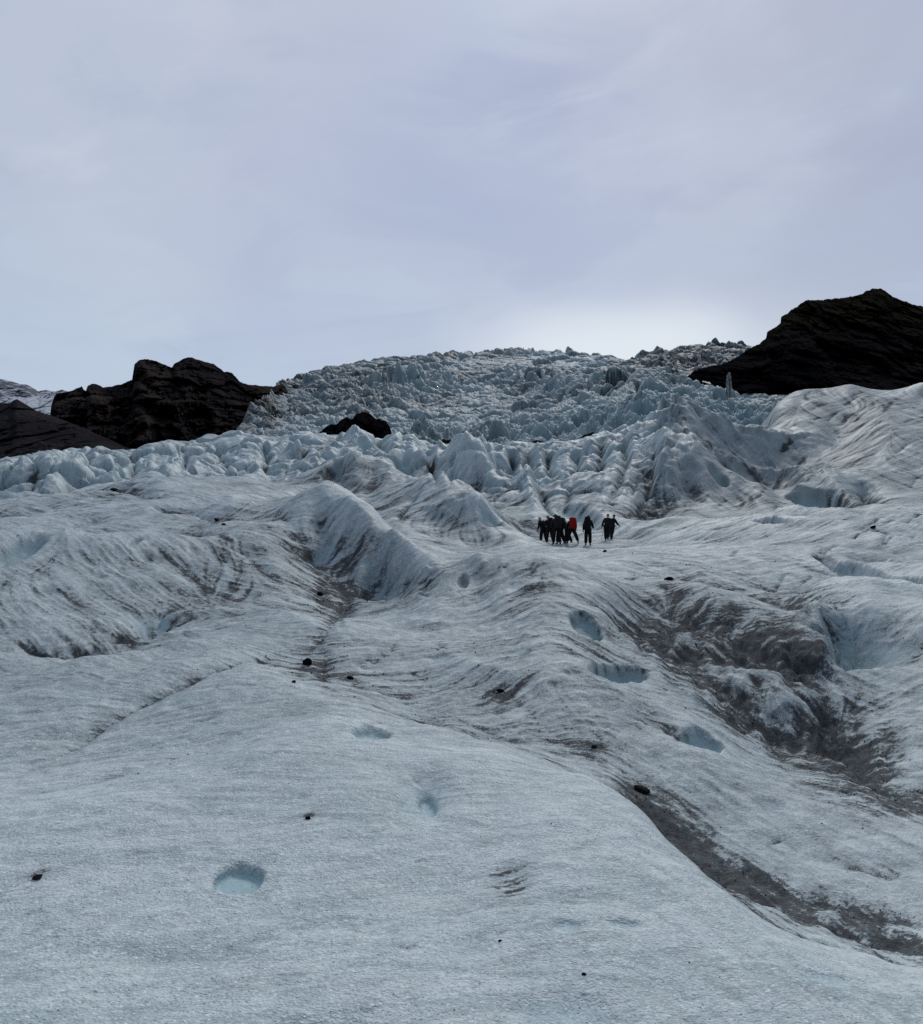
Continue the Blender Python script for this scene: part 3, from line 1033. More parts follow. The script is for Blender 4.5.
clear = 0.12 + 0.30 * mid_ + 0.12 * sstep(640, 780, UU) * sstep(20, 60, YY) + (0.08 + 0.10 * mid_) * fol + 0.14 * streak * stw
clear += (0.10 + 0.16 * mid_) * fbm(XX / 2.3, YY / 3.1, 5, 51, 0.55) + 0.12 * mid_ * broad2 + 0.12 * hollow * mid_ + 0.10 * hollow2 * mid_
for (u_, v_, w_, h_, a_) in ((335, 478, 80, 30, 0.5), (740, 460, 120, 50, 0.35), (770, 496, 110, 30, 0.4), (560, 492, 60, 50, 0.4), (460, 582, 170, 44, 0.42), (370, 575, 80, 60, 0.42), (560, 600, 60, 60, 0.2),  # shade painted as darker ice on scoops and viewer-facing faces
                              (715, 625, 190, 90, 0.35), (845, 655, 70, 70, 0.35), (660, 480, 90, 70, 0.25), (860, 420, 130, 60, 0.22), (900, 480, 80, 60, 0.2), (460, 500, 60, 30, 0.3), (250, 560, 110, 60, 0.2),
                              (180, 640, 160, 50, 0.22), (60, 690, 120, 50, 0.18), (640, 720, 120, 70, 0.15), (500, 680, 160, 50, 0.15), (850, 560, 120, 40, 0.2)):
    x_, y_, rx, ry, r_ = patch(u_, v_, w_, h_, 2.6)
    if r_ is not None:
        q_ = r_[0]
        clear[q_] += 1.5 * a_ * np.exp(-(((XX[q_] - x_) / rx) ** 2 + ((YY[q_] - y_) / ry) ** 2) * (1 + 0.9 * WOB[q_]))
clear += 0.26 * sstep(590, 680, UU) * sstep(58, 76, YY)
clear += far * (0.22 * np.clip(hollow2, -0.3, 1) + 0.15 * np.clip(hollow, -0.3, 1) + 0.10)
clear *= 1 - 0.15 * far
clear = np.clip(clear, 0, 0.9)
glacier = sheet('glacier', XX, YY, Z, M_ICE, {'dirt': dirt, 'clean': clean, 'clear': clear})  # dirt and clear each carry some painted shade
glacier['kind'] = 'structure'

# ------------------------------------------------------------------ lofted far terrain
def loft(cols, nu, nv, pad=0.0):
    """cols: {column: [(distance, row), ...]} -> grids of column, distance, row."""
    us = np.array(sorted(cols))
    a = np.array([cols[k] for k in us], float)
    kk = a.shape[1]
    u = np.linspace(us[0], us[-1], nu)
    yk = np.stack([np.interp(u, us, a[:, i, 0]) for i in range(kk)])
    vk = np.stack([np.interp(u, us, a[:, i, 1]) for i in range(kk)])
    s = np.linspace(0, kk - 1, nv)
    i = np.minimum(s.astype(int), kk - 2)
    f = (s - i)[:, None]
    Yg = yk[i] * (1 - f) + yk[i + 1] * f
    Vg = vk[i] * (1 - f) + vk[i + 1] * f
    return np.ones(nv)[:, None] * u[None], Yg, Vg, s


ic = {
    225: [(300, 456), (360, 450), (400, 446), (430, 443), (460, 441), (480, 440), (520, 452)],
    240: [(300, 456), (360, 449), (410, 442), (450, 436), (480, 431), (510, 428), (560, 440)],
    252: [(300, 456), (380, 446), (430, 438), (490, 425), (530, 417), (570, 410), (620, 422)],
    268: [(300, 456), (380, 446), (450, 434), (530, 420), (620, 409), (700, 399), (760, 412)],
    278: [(300, 456), (380, 444), (500, 428), (700, 410), (900, 398), (1150, 386), (1300, 402)],
    300: [(300, 454), (380, 442), (540, 424), (780, 405), (1050, 391), (1400, 376), (1600, 394)],
    345: [(300, 454), (380, 442), (560, 420), (800, 400), (1100, 382), (1450, 364), (1650, 382)],
    400: [(300, 453), (380, 441), (560, 418), (800, 398), (1100, 377), (1500, 357), (1700, 376)],
    450: [(300, 452), (380, 440), (560, 417), (800, 396), (1100, 375), (1500, 354), (1700, 372)],
    520: [(300, 451), (380, 439), (560, 415), (800, 393), (1100, 372), (1500, 351), (1700, 370)],
    560: [(285, 450), (370, 437), (540, 411), (760, 391), (1060, 372), (1500, 353), (1700, 372)],
    600: [(270, 449), (350, 432), (470, 406), (640, 390), (950, 374), (1420, 356), (1600, 374)],
    630: [(262, 449), (340, 426), (420, 402), (520, 385), (800, 377), (1300, 361), (1500, 378)],
    645: [(260, 450), (330, 425), (400, 401), (460, 384), (720, 377), (1230, 358), (1400, 374)],
    665: [(258, 452), (330, 425), (395, 402), (450, 385), (660, 379), (1200, 353), (1350, 368)],
    690: [(255, 454), (325, 425), (380, 406), (440, 390), (600, 385), (1200, 349), (1350, 366)],
    720: [(250, 455), (320, 425), (380, 406), (440, 392), (600, 388), (1200, 348), (1350, 364)],
    750: [(250, 456), (320, 425), (380, 407), (440, 393), (600, 391), (1200, 347), (1350, 364)],
    788: [(250, 456), (320, 424), (380, 406), (435, 391), (600, 396), (1200, 350), (1350, 366)],
    812: [(250, 456), (310, 428), (370, 412), (420, 400), (600, 405), (1200, 353), (1350, 368)],
    850: [(250, 458), (300, 440), (350, 425), (400, 415), (600, 412), (1200, 360), (1350, 375)],
}
U2, Y2, V2, s2 = loft(ic, 1100, 1000)
V2 = blur(V2, 8, 5)
Y2 = blur(Y2, 8, 5)
X2 = (U2 - CU) / F * Y2
Z2 = rowz(V2, Y2)
sz = np.interp(Y2, [250, 450, 800, 1500], [6.5, 7.5, 10.0, 15.0])
wx = X2 + 8 * fbm(X2 / 45, Y2 / 45, 3, 101)
wy = Y2 + 8 * fbm(X2 / 45, Y2 / 45, 3, 107)
amp = np.interp(Y2, [250, 420, 800, 1500], [3.6, 5.2, 7.5, 10.0])
tong = np.exp(-((U2 - 690) / 95) ** 2) * (1 - sstep(440, 560, Y2))
calm = (1 - 0.35 * sstep(1000, 1400, Y2)) * np.clip(0.62 + 1.5 * fbm(X2 / 120, Y2 / 260, 3, 111), 0.22, 1.3) + 0.75 * tong
ser = np.zeros(X2.shape)
cr_all = np.zeros(X2.shape)
for (lo, hi, c, sd) in ((0, 520, 9.5, 1), (400, 1000, 16.0, 2), (800, 2000, 24.0, 3)):
    w = sstep(lo - 1, lo + 120, Y2) * (1 - sstep(hi - 120, hi, Y2)) if lo else 1 - sstep(hi - 120, hi, Y2)
    f1, f2, rv, ddx, ddy = worley(wx / c, wy / (c * 1.25), 10 + sd)
    tilt = (rv - 0.5) * ddx * 2.4 + (RND[(rv * 4095).astype(int)] - 0.35) * ddy * 2.0
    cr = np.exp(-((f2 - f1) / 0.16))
    a = 1.0 * rv - 1.25 * cr - 0.25 * f1 + tilt
    f1b, f2b, rvb, ddx, ddy = worley(wx / (c * 0.36), wy / (c * 0.62), 20 + sd)
    b = 0.5 * rvb - 0.35 * np.exp(-((f2b - f1b) / 0.2)) - 0.3 * f1b + 0.9 * (rvb - 0.5) * ddx
    rg = fbm(wx / (c * 0.8), wy / (c * 2.2), 4, 150 + sd, 0.6, True)
    ser += w * (a * 1.1 + b * 0.45 + 0.75 * rg)
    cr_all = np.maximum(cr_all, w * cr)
Z2 = Z2 + (ser - ser.mean()) * amp * calm - 1.0 - 8.0 * np.exp(-((U2 - 715) / 85) ** 2) * (1 - sstep(440, 700, Y2)) - 1.5 * tong
Z2 += 1.3 * fbm(X2 / 5, Y2 / 9, 4, 120, 0.62, True)
Z2 += sstep(430, 700, Y2) * (1 - 0.6 * sstep(1000, 1350, Y2)) * 5.0 * fbm(wx / 70, wy / 60, 3, 125, 0.5, True)
fl = fbm(X2 / 60 + 5, Y2 / 190, 4, 130, 0.6)
d2 = np.clip(0.42 + 0.95 * fl, 0, 0.85) * (1 - 0.8 * tong)
d2 *= 1 - 0.55 * np.exp(-((U2 - 455) / 60) ** 2 - ((V2 - 428) / 14) ** 2)
d2 += 0.35 * np.exp(-((U2 - 345) / 50) ** 2) * sstep(425, 395, V2)
d2 += 1.15 * sstep(628, 662, U2 + 14 * fl) * sstep(650, 850, Y2)
d2 += 0.30 * (1 - sstep(265, 330, U2))
d2 += 0.55 * np.exp(-((U2 - 615) / 14) ** 2 - ((V2 - 373) / 7) ** 2)
d2 += 0.35 * np.exp(-((U2 - 690) / 22) ** 2 - ((V2 - 403) / 12) ** 2) * (fbm(X2 / 9, Y2 / 14, 3, 140) > 0)
d2 -= 0.25 * np.exp(-((U2 - 580) / 60) ** 2 - ((V2 - 360) / 18) ** 2)
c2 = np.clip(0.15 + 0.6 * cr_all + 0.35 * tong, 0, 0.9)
icefall = sheet('icefall', X2, Y2, Z2, M_FALL, {'dirt': np.clip(d2, 0, 1), 'clean': c2})
icefall['kind'] = 'structure'

# ---- rock: outline against the sky, foot, and crags in between
def outline(s):
    p = np.array([tuple(map(float, t.split())) for t in s.split('|')])
    return p[:, 0], p[:, 1]


def mountain(name, top, foot, y_foot, y_top, mat, nu, nv, crag, prof=1.0, seed=0, jag=1.2, back=0.35, moss=None, cell_=60.0, snow=None, sx_=0.8, sz_=1.5):
    tu, tv = outline(top)
    fu, fv = outline(foot)
    u = np.linspace(tu[0], tu[-1], nu)
    vt = np.interp(u, tu, tv)
    vf = np.interp(u, fu, fv)
    yt = np.interp(u, *outline(y_top)) if isinstance(y_top, str) else np.full(nu, y_top)
    yf = np.interp(u, *outline(y_foot)) if isinstance(y_foot, str) else np.full(nu, y_foot)
    s = np.linspace(0, 1.25, nv)[:, None]
    sf = np.clip(s, 0, 1)
    Y = yf[None] + (yt - yf)[None] * np.where(s <= 1, sf ** 1.0, 1 + (s - 1) / 0.25 * back)
    V = vf[None] + (vt - vf)[None] * (sf ** prof)
    Zm = rowz(V, Y)
    over = np.clip((s - 1) / 0.25, 0, 1)
    Zm = Zm - over * (yt - yf)[None] * 0.35
    U = np.ones(nv)[:, None] * u[None]
    X = (U - CU) / F * Y
    a = crag * np.sin(np.pi * np.clip(s * 0.88 + 0.06, 0, 1)) ** 0.6
    hz = Zm
    r1 = fbm(X / cell_ * sx_ + 0.6 * hz / cell_, hz / cell_ * sz_, 6, 200 + seed, 0.55, True)
    r2 = fbm(X / cell_ * 2.7 + 9, hz / cell_ * 2.2, 5, 230 + seed, 0.6)
    f1c, f2c, rvc, _, _ = worley((X + 0.3 * cell_ * r2) / cell_ * 2.4, hz / cell_ * 2.9 + 0.4 * r2, 210 + seed)
    push = r1 * 0.7 + r2 * 0.4 + 0.55 * (rvc - 0.5) + 0.35 * np.minimum(f2c - f1c, 0.3)
    f1d, f2d, rvd, _, _ = worley(X / cell_ * 7.0, hz / cell_ * 7.0 + r2, 215 + seed)
    push = push + 0.20 * (rvd - 0.5) + 0.10 * fbm(X / cell_ * 9, hz / cell_ * 9, 3, 290 + seed)
    Y = Y - a * push * (1 - over * 0.6)
    jn = fbm(U / 7.0, np.zeros_like(U), 4, 260 + seed, 0.6)
    jg = jag * (0.6 * jn + 0.4 * np.round(jn * 2.5) / 2.5) * sf ** 4
    Zm = Zm + jg * Y / F
    X = (U - CU) / F * Y
    fr_ = np.clip(1 - over * 3, 0, 1)
    Zm = Zm * (1 - fr_) + (rowz(V, Y) + jg * Y / F) * fr_
    at = {}
    if moss is not None:
        at['moss'] = moss(U, V, sf)
    if snow is not None:
        at['snow'] = snow(U, V, sf)
    o = sheet(name, X, Y, Zm, mat, at)
    o['kind'] = 'structure'
    return o


M_ROCK = mat_rock('dark_basalt', (0.020, 0.0185, 0.0205), (0.062, 0.049, 0.045), (0.011, 0.011, 0.0135), 1.0, None, 0.5)
M_SCREE = mat_rock('dark_scree', (0.028, 0.0265, 0.029), (0.050, 0.046, 0.047), (0.018, 0.0172, 0.020), 1.4, None, 0.3)
M_MOSS = mat_rock('mossy_basalt', (0.009, 0.0088, 0.0108), (0.021, 0.019, 0.0195), (0.006, 0.006, 0.0078), 0.8, (0.036, 0.033, 0.018), 0.6)

ridge = mountain('rock_ridge',
    '20 430|40 420|50 416|51.5 404|54 397|57 393.5|66 392|72 391|78 388|82 386.5|83.5 389.5|86 391|87.5 386|92 384|96 384|103 387.5|112 386.5|120 384.5|132 380|133.5 370|134.5 364|139 360|148 359|157 361.5|166 365.5|172 367.5|174 364|178 362|183 359|188 357.5|192 357.5|197 360|206 362|214 364.5|220 368.5|224 372|227 371.5|232 373|236 377|240 382|247 384.5|256 385.5|266 386|274 386.5|282 384|290 392|300 420',
    '20 462|300 458', '20 560|140 600|300 760', '20 620|135 700|200 780|300 980', M_ROCK, 900, 460, 80.0, 0.9, 1, 1.1, 0.5, None, 55.0, None, 1.7, 0.7)
scree = mountain('scree_slope',
    '-160 392|-60 398|0 403|10 403.5|14 400|17 399|21 401.5|27 405|36 410.5|50 415|66 421|84 428|104 437|126 447|150 456|175 464',
    '-160 480|175 470', 380, 520, M_SCREE, 500, 260, 18.0, 1.0, 2, 0.5, 0.5, None, 40.0, None, 1.8, 0.7)
hill = mountain('dark_mountain',
    '676 392|681 384|686 377|694 371|704 367.5|716 365|722 364.5|730 361|738 356.5|746 351|754 346.5|760 343|766 338.5|767 333|770 330|776 327|780.5 323|781 317|785 314.5|793 309|802 303|806 300.5|818 300|830 299|842 298|852 296.5|862 294|867 291|872 288.5|881 288.5|885 291|892 296|902 300.5|912 304|923 307|950 316|990 326|1040 345|1120 372',
    '676 404|760 408|1120 410', '676 600|760 560|1120 540', '676 640|760 720|880 880|1120 900', M_MOSS, 1000, 460, 60.0, 0.85, 3, 1.9, 0.5,
    lambda U, V, s: np.clip(sstep(352, 312, V) * 0.9 * sstep(0.55, 0.8, s) + 0.2 * sstep(860, 930, U), 0, 1), 70.0)
snowm = mountain('snow_mountain',
    '-200 368|-80 372|0 379|6 380|14 382|20 384|27 384.5|33 388|38 391|46 390|55 391.5|62 389.5|66 391|75 392|86 392.5|100 391|110 387|120 389|150 400|190 420',
    '-200 440|190 440', 4200, 5200, mat_snowmount(), 400, 200, 160.0, 1.0, 4, 0.8, 0.5, None, 420.0,
    lambda U, V, s: np.clip(sstep(396, 404, V) * 1.2 + sstep(34, 50, U) * sstep(391, 395, V), -0.2, 1))

# dark floor of the valley under and around everything, out to the horizon
gx = np.linspace(-9000, 9000, 60)
gy = np.linspace(-3000, 14000, 60)
GXX, GYY = np.meshgrid(gx, gy)
vf = sheet('ground', GXX, GYY, np.full(GXX.shape, -16.0) + 2.0 * fbm(GXX / 900, GYY / 900, 3, 300), M_SCREE)
vf['kind'] = 'structure'


def tag(o, label, cat, group=None):
    o['label'] = label
    o['category'] = cat
    if group:
        o['group'] = group


# ---- rock showing through at the foot of the icefall
M_OUT = mat_rock('black_rock', (0.008, 0.0078, 0.010), (0.016, 0.0145, 0.0155), (0.005, 0.005, 0.007), 6.0, None, 0.3)
outs = [
    ('310 441|315 436|321 431|326 426.5|331 424|336 424.5|340 420|346 417.5|352 419|356 414|362 411.5|368 412.5|372 415|376 419|380 418.5|386 421|390 427|392 434|394 445', 260, 8.0,
     'large black rock outcrop under the left part of the icefall'),
    ('427 446|434 444|442 441|450 439.5|462 440|474 441|486 442|497 443|505 446', 244, 2.0, 'long thin black rock band left of centre at the icefall foot'),
    ('522 446|528 443|534 441|541 440.5|546 442|552 446', 243, 2.0, 'short black rock band between two longer ones at the icefall foot'),
    ('566 446|572 441|580 438|587 434|593 432|597 436|600 445', 242, 2.5, 'slanting black rock band above the ice notches behind the hikers'),
    ('620 445|625 437|631 433|637 431|643 432|648 438|652 446', 238, 2.5, 'small black rock knob beside the pale seracs right of centre'),
]
for i, (top, y0, cr, lab) in enumerate(outs):
    o = mountain('rock_outcrop', top, '300 470|660 470', y0, y0 + 22 + cr * 2, M_OUT, 200, 80, cr * 1.4, 0.8, 10 + i, 2.2, 0.5, None, 9.0)
    del o['kind']
    tag(o, lab, 'rock outcrop', 'black rock along the foot of the icefall')

# ---- waterfall on the dark cliff
wy0 = 500.0
bm = bmesh.new()
uu = np.linspace(726.0, 731.6, 14)
vv = np.linspace(372.5, 398.0, 40)
grid = []
for j, v in enumerate(vv):
    row = []
    for i, u in enumerate(uu):
        a = i / 13.0 - 0.5
        flare = 0.55 + 0.45 * min(1.0, j / 16.0)
        ue = 728.7 + (u - 728.7) * flare * (0.72 + 0.28 * min(1, j / 5.0)) + 0.30 * math.sin(j * 0.9 + i) + 0.25 * math.sin(j * 0.37)
        yy = wy0 - 1.2 * (1 - (2 * a) ** 2) + 0.35 * math.sin(i * 2.1 + j * 0.2)
        row.append(bm.verts.new(((ue - CU) / F * yy, yy, float(rowz(v, yy)))))
    grid.append(row)
for j in range(39):
    for i in range(13):
        bm.faces.new((grid[j][i], grid[j][i + 1], grid[j + 1][i + 1], grid[j + 1][i]))
bmesh.ops.solidify(bm, geom=bm.faces[:], thickness=0.8)
me = bpy.data.meshes.new('waterfall')
bm.to_mesh(me)
bm.free()
for p in me.polygons:
    p.use_smooth = True
mw = Mat('falling_water')
wnz = mw.noise(1.2, 4, 0.6, mw.scaled(1.0, 1.0, 0.12))
me.materials.append(mw.done(mw.mix(mw.ramp(wnz, 0.35, 0.65), (0.13, 0.145, 0.16), (0.50, 0.54, 0.57)), 0.6, mw.bump(wnz, 0.4, 0.6)))
wf = bpy.data.objects.new('waterfall', me)
COL.objects.link(wf)
wf['kind'] = 'structure'

# ------------------------------------------------------------------ stones on the ice
M_STONE = plain('black_stone', (0.006, 0.006, 0.007), 0.9, 14, 0.4, 0.03, 0.04)


def stone_mesh(bm, c, size, seed, flat=0.65):
    rr = random.Random(seed)
    t = bmesh.ops.create_icosphere(bm, subdivisions=3, radius=1.0)
    dirs = [(Vector((rr.gauss(0, 1), rr.gauss(0, 1), rr.gauss(0, 1))).normalized(), rr.uniform(0.55, 0.95)) for _ in range(11)]
    rot = Euler((rr.uniform(-.4, .4), rr.uniform(-.4, .4), rr.uniform(0, 6.3))).to_matrix()
    sx, sy, sz_ = 1.0, rr.uniform(0.65, 0.9), flat
    for v in t['verts']:
        p = v.co.copy()
        for dd, lim in dirs:
            k = p.dot(dd)
            if k > lim:
                p -= dd * (k - lim) * 0.85
        p *= 1 + 0.05 * math.sin(p.x * 7 + seed) * math.cos(p.y * 9)
        p = rot @ Vector((p.x * sx, p.y * sy, p.z * sz_))
        v.co = Vector(c) + p * size


def stone(u, v, px, label, seed, flat=0.65, group='stones lying on the ice'):
    x, y = locate(u, v, Z)
    size = px * y / F * 0.5
    z = float(ground_at(x, y)[0])
    bm = bmesh.new()
    stone_mesh(bm, (0, 0, 0), size, seed, flat)
    me = bpy.data.meshes.new('stone')
    bm.to_mesh(me)
    bm.free()
    me.materials.append(M_STONE)
    o = bpy.data.objects.new('stone', me)
    COL.objects.link(o)
    o.location = (x, y, z + size * flat * 0.35)
    tag(o, label, 'stone', group)
    return o


stone(307, 665, 11, 'round black stone with a dark crumb trail beside it, centre left', 1, 0.85)
stone(294, 683, 6, 'small black stone just down and left of the round black stone', 2)
stone(350, 679, 8, 'flat black stone alone in the middle of the central bowl', 3, 0.5)
stone(500, 693, 9, 'black stone by itself above the centre of the front dome edge', 4, 0.55)
stone(641, 792, 24, 'wide flat black stone where the dirty gully starts', 5, 0.35)
stone(38, 878, 14, 'thin flat dark stone at the left edge of the front ice', 6, 0.3)
stone(669, 580, 11, 'flat black stone on the ice bench in front of the hikers', 7, 0.4)
stone(873, 528, 9, 'black stone on the right bench under the big ice slope', 8, 0.45)
stone(308, 819, 7, 'tiny black stone on the clean front ice left of the notch', 9)
stone(594, 748, 7, 'small dark stone on the dusty slope above the flat wide stone', 10, 0.5)
stone(605, 552, 5, 'small black stone on the ice below the two walking hikers', 11)
stone(217, 521, 8, 'dark stone on the crest of the left ice dome', 12, 0.4)
stone(224, 525, 6, 'smaller dark stone touching the dome crest stone', 13, 0.4)
stone(115, 491, 10, 'flat dark stone in front of the left broken ice', 14, 0.35)
stone(500, 942, 4, 'black chip on the front ice beneath the dusty spot', 15)
stone(584, 975, 5, 'black chip beside the blue hollow at the bottom', 16)
stone(320, 595, 8, 'dark stone in the dirty channel at the bowl edge', 17, 0.6)

# grit: crumbs of rock scattered where the dust is thickest
rs = np.random.RandomState(9)
cand = 220000
ci = rs.randint(200, NL - 300, cand)
cj = rs.randint(W0 + 60, NT - W0 - 60, cand)
dd = dirt[ci, cj]
yy = YY[ci, cj]
keep = (rs.rand(cand) < np.clip(dd - 0.18, 0, 1) ** 2 * 0.8 + 0.004) & (yy < 45) & (yy > 2.8)
ci, cj = ci[keep][:14000], cj[keep][:14000]
px_, py_, pz_ = XX[ci, cj], YY[ci, cj], Z[ci, cj]
base_v = np.array([(1, 0, 0), (-.5, .85, 0), (-.5, -.85, 0), (0, 0, .8), (0.1, 0.1, -.5)])
base_f = np.array([(0, 1, 3), (1, 2, 3), (2, 0, 3), (1, 0, 4), (2, 1, 4), (0, 2, 4)])
ng = len(ci)
szs = (0.35 + 1.4 * rs.rand(ng) ** 3) * np.clip(0.0008 * py_, 0.0025, 0.014)
an = rs.rand(ng) * 6.28
jit = 1 + 0.5 * (rs.rand(ng, 5, 3) - 0.5)
bv = base_v[None] * jit * szs[:, None, None]
rx_ = bv[..., 0] * np.cos(an)[:, None] - bv[..., 1] * np.sin(an)[:, None]
ry_ = bv[..., 0] * np.sin(an)[:, None] + bv[..., 1] * np.cos(an)[:, None]
vv_ = np.stack([rx_ + px_[:, None], ry_ + py_[:, None], bv[..., 2] + pz_[:, None] + szs[:, None] * 0.15], -1).reshape(-1, 3)
ff_ = (base_f[None] + (np.arange(ng) * 5)[:, None, None]).reshape(-1, 3)
me = bpy.data.meshes.new('grit')
me.from_pydata(vv_.tolist(), [], ff_.tolist())
me.materials.append(M_STONE)
grit = bpy.data.objects.new('grit', me)
COL.objects.link(grit)
grit['kind'] = 'stuff'

# ------------------------------------------------------------------ people
M_SKIN = plain('skin', (0.42, 0.27, 0.2), 0.6, 40, 0.1, 0.001)
CLOTH = {}


def cloth(name, c):
    if name not in CLOTH:
        CLOTH[name] = plain(name, c, 0.85, 25, 0.3, 0.01, 0.15)
    return CLOTH[name]


def link_mesh(name, me, mat, parent=None):
    me.materials.clear()
    me.materials.append(mat)
    for p in me.polygons:
        p.use_smooth = True
    o = bpy.data.objects.new(name, me)
    COL.objects.link(o)
    if parent:
        o.parent = parent
    return o


def skin(verts, edges, root=0, sub=1):
    """A closed tapered surface round a skeleton of (point, radius) joints."""
    me = bpy.data.meshes.new('skeleton')
    me.from_pydata([v[0] for v in verts], edges, [])
    o = bpy.data.objects.new('skeleton', me)
    COL.objects.link(o)
    o.modifiers.new('s', 'SKIN').use_smooth_shade = True
    sd = me.skin_vertices[0].data
    for i, v in enumerate(verts):
        r_ = v[1]
        sd[i].radius = r_ if isinstance(r_, tuple) else (r_, r_)
        sd[i].use_root = i == root
    m = o.modifiers.new('d', 'SUBSURF')
    m.levels = m.render_levels = sub
    dg = bpy.context.evaluated_depsgraph_get()
    res = bpy.data.meshes.new_from_object(o.evaluated_get(dg))
    bpy.data.objects.remove(o)
    bpy.data.meshes.remove(me)
    return res


def joined(meshes):
    bm = bmesh.new()
    for m_ in meshes:
        bm.from_mesh(m_)
    me = bpy.data.meshes.new('part')
    bm.to_mesh(me)
    bm.free()
    return me


def V3(*a):
    return Vector(a)


def glove_mesh(wrist, direc, palm_n, sgn):
    """Palm and five bent fingers, as one skinned surface per finger rooted in the palm."""
    d_ = direc.normalized()
    n_ = (palm_n - d_ * palm_n.dot(d_)).normalized()
    s_ = d_.cross(n_).normalized() * sgn
    out_ = [skin([(wrist, 0.028), (wrist + d_ * 0.05, (0.042, 0.02)), (wrist + d_ * 0.09, (0.04, 0.018))], [(0, 1), (1, 2)])]
    for k, (off, ln_) in enumerate(((-0.03, 0.07), (-0.01, 0.085), (0.01, 0.08), (0.03, 0.06))):
        b = wrist + d_ * 0.085 + s_ * off
        m1 = b + d_ * ln_ * 0.5 + n_ * 0.012
        out_.append(skin([(b, 0.011), (m1, 0.010), (m1 + d_ * ln_ * 0.3 + n_ * 0.03, 0.009)], [(0, 1), (1, 2)]))
    b = wrist + d_ * 0.035 - s_ * 0.03
    m1 = b - s_ * 0.03 + d_ * 0.03
    out_.append(skin([(b, 0.013), (m1, 0.012), (m1 + d_ * 0.03 + n_ * 0.01, 0.010)], [(0, 1), (1, 2)]))
    return joined(out_)


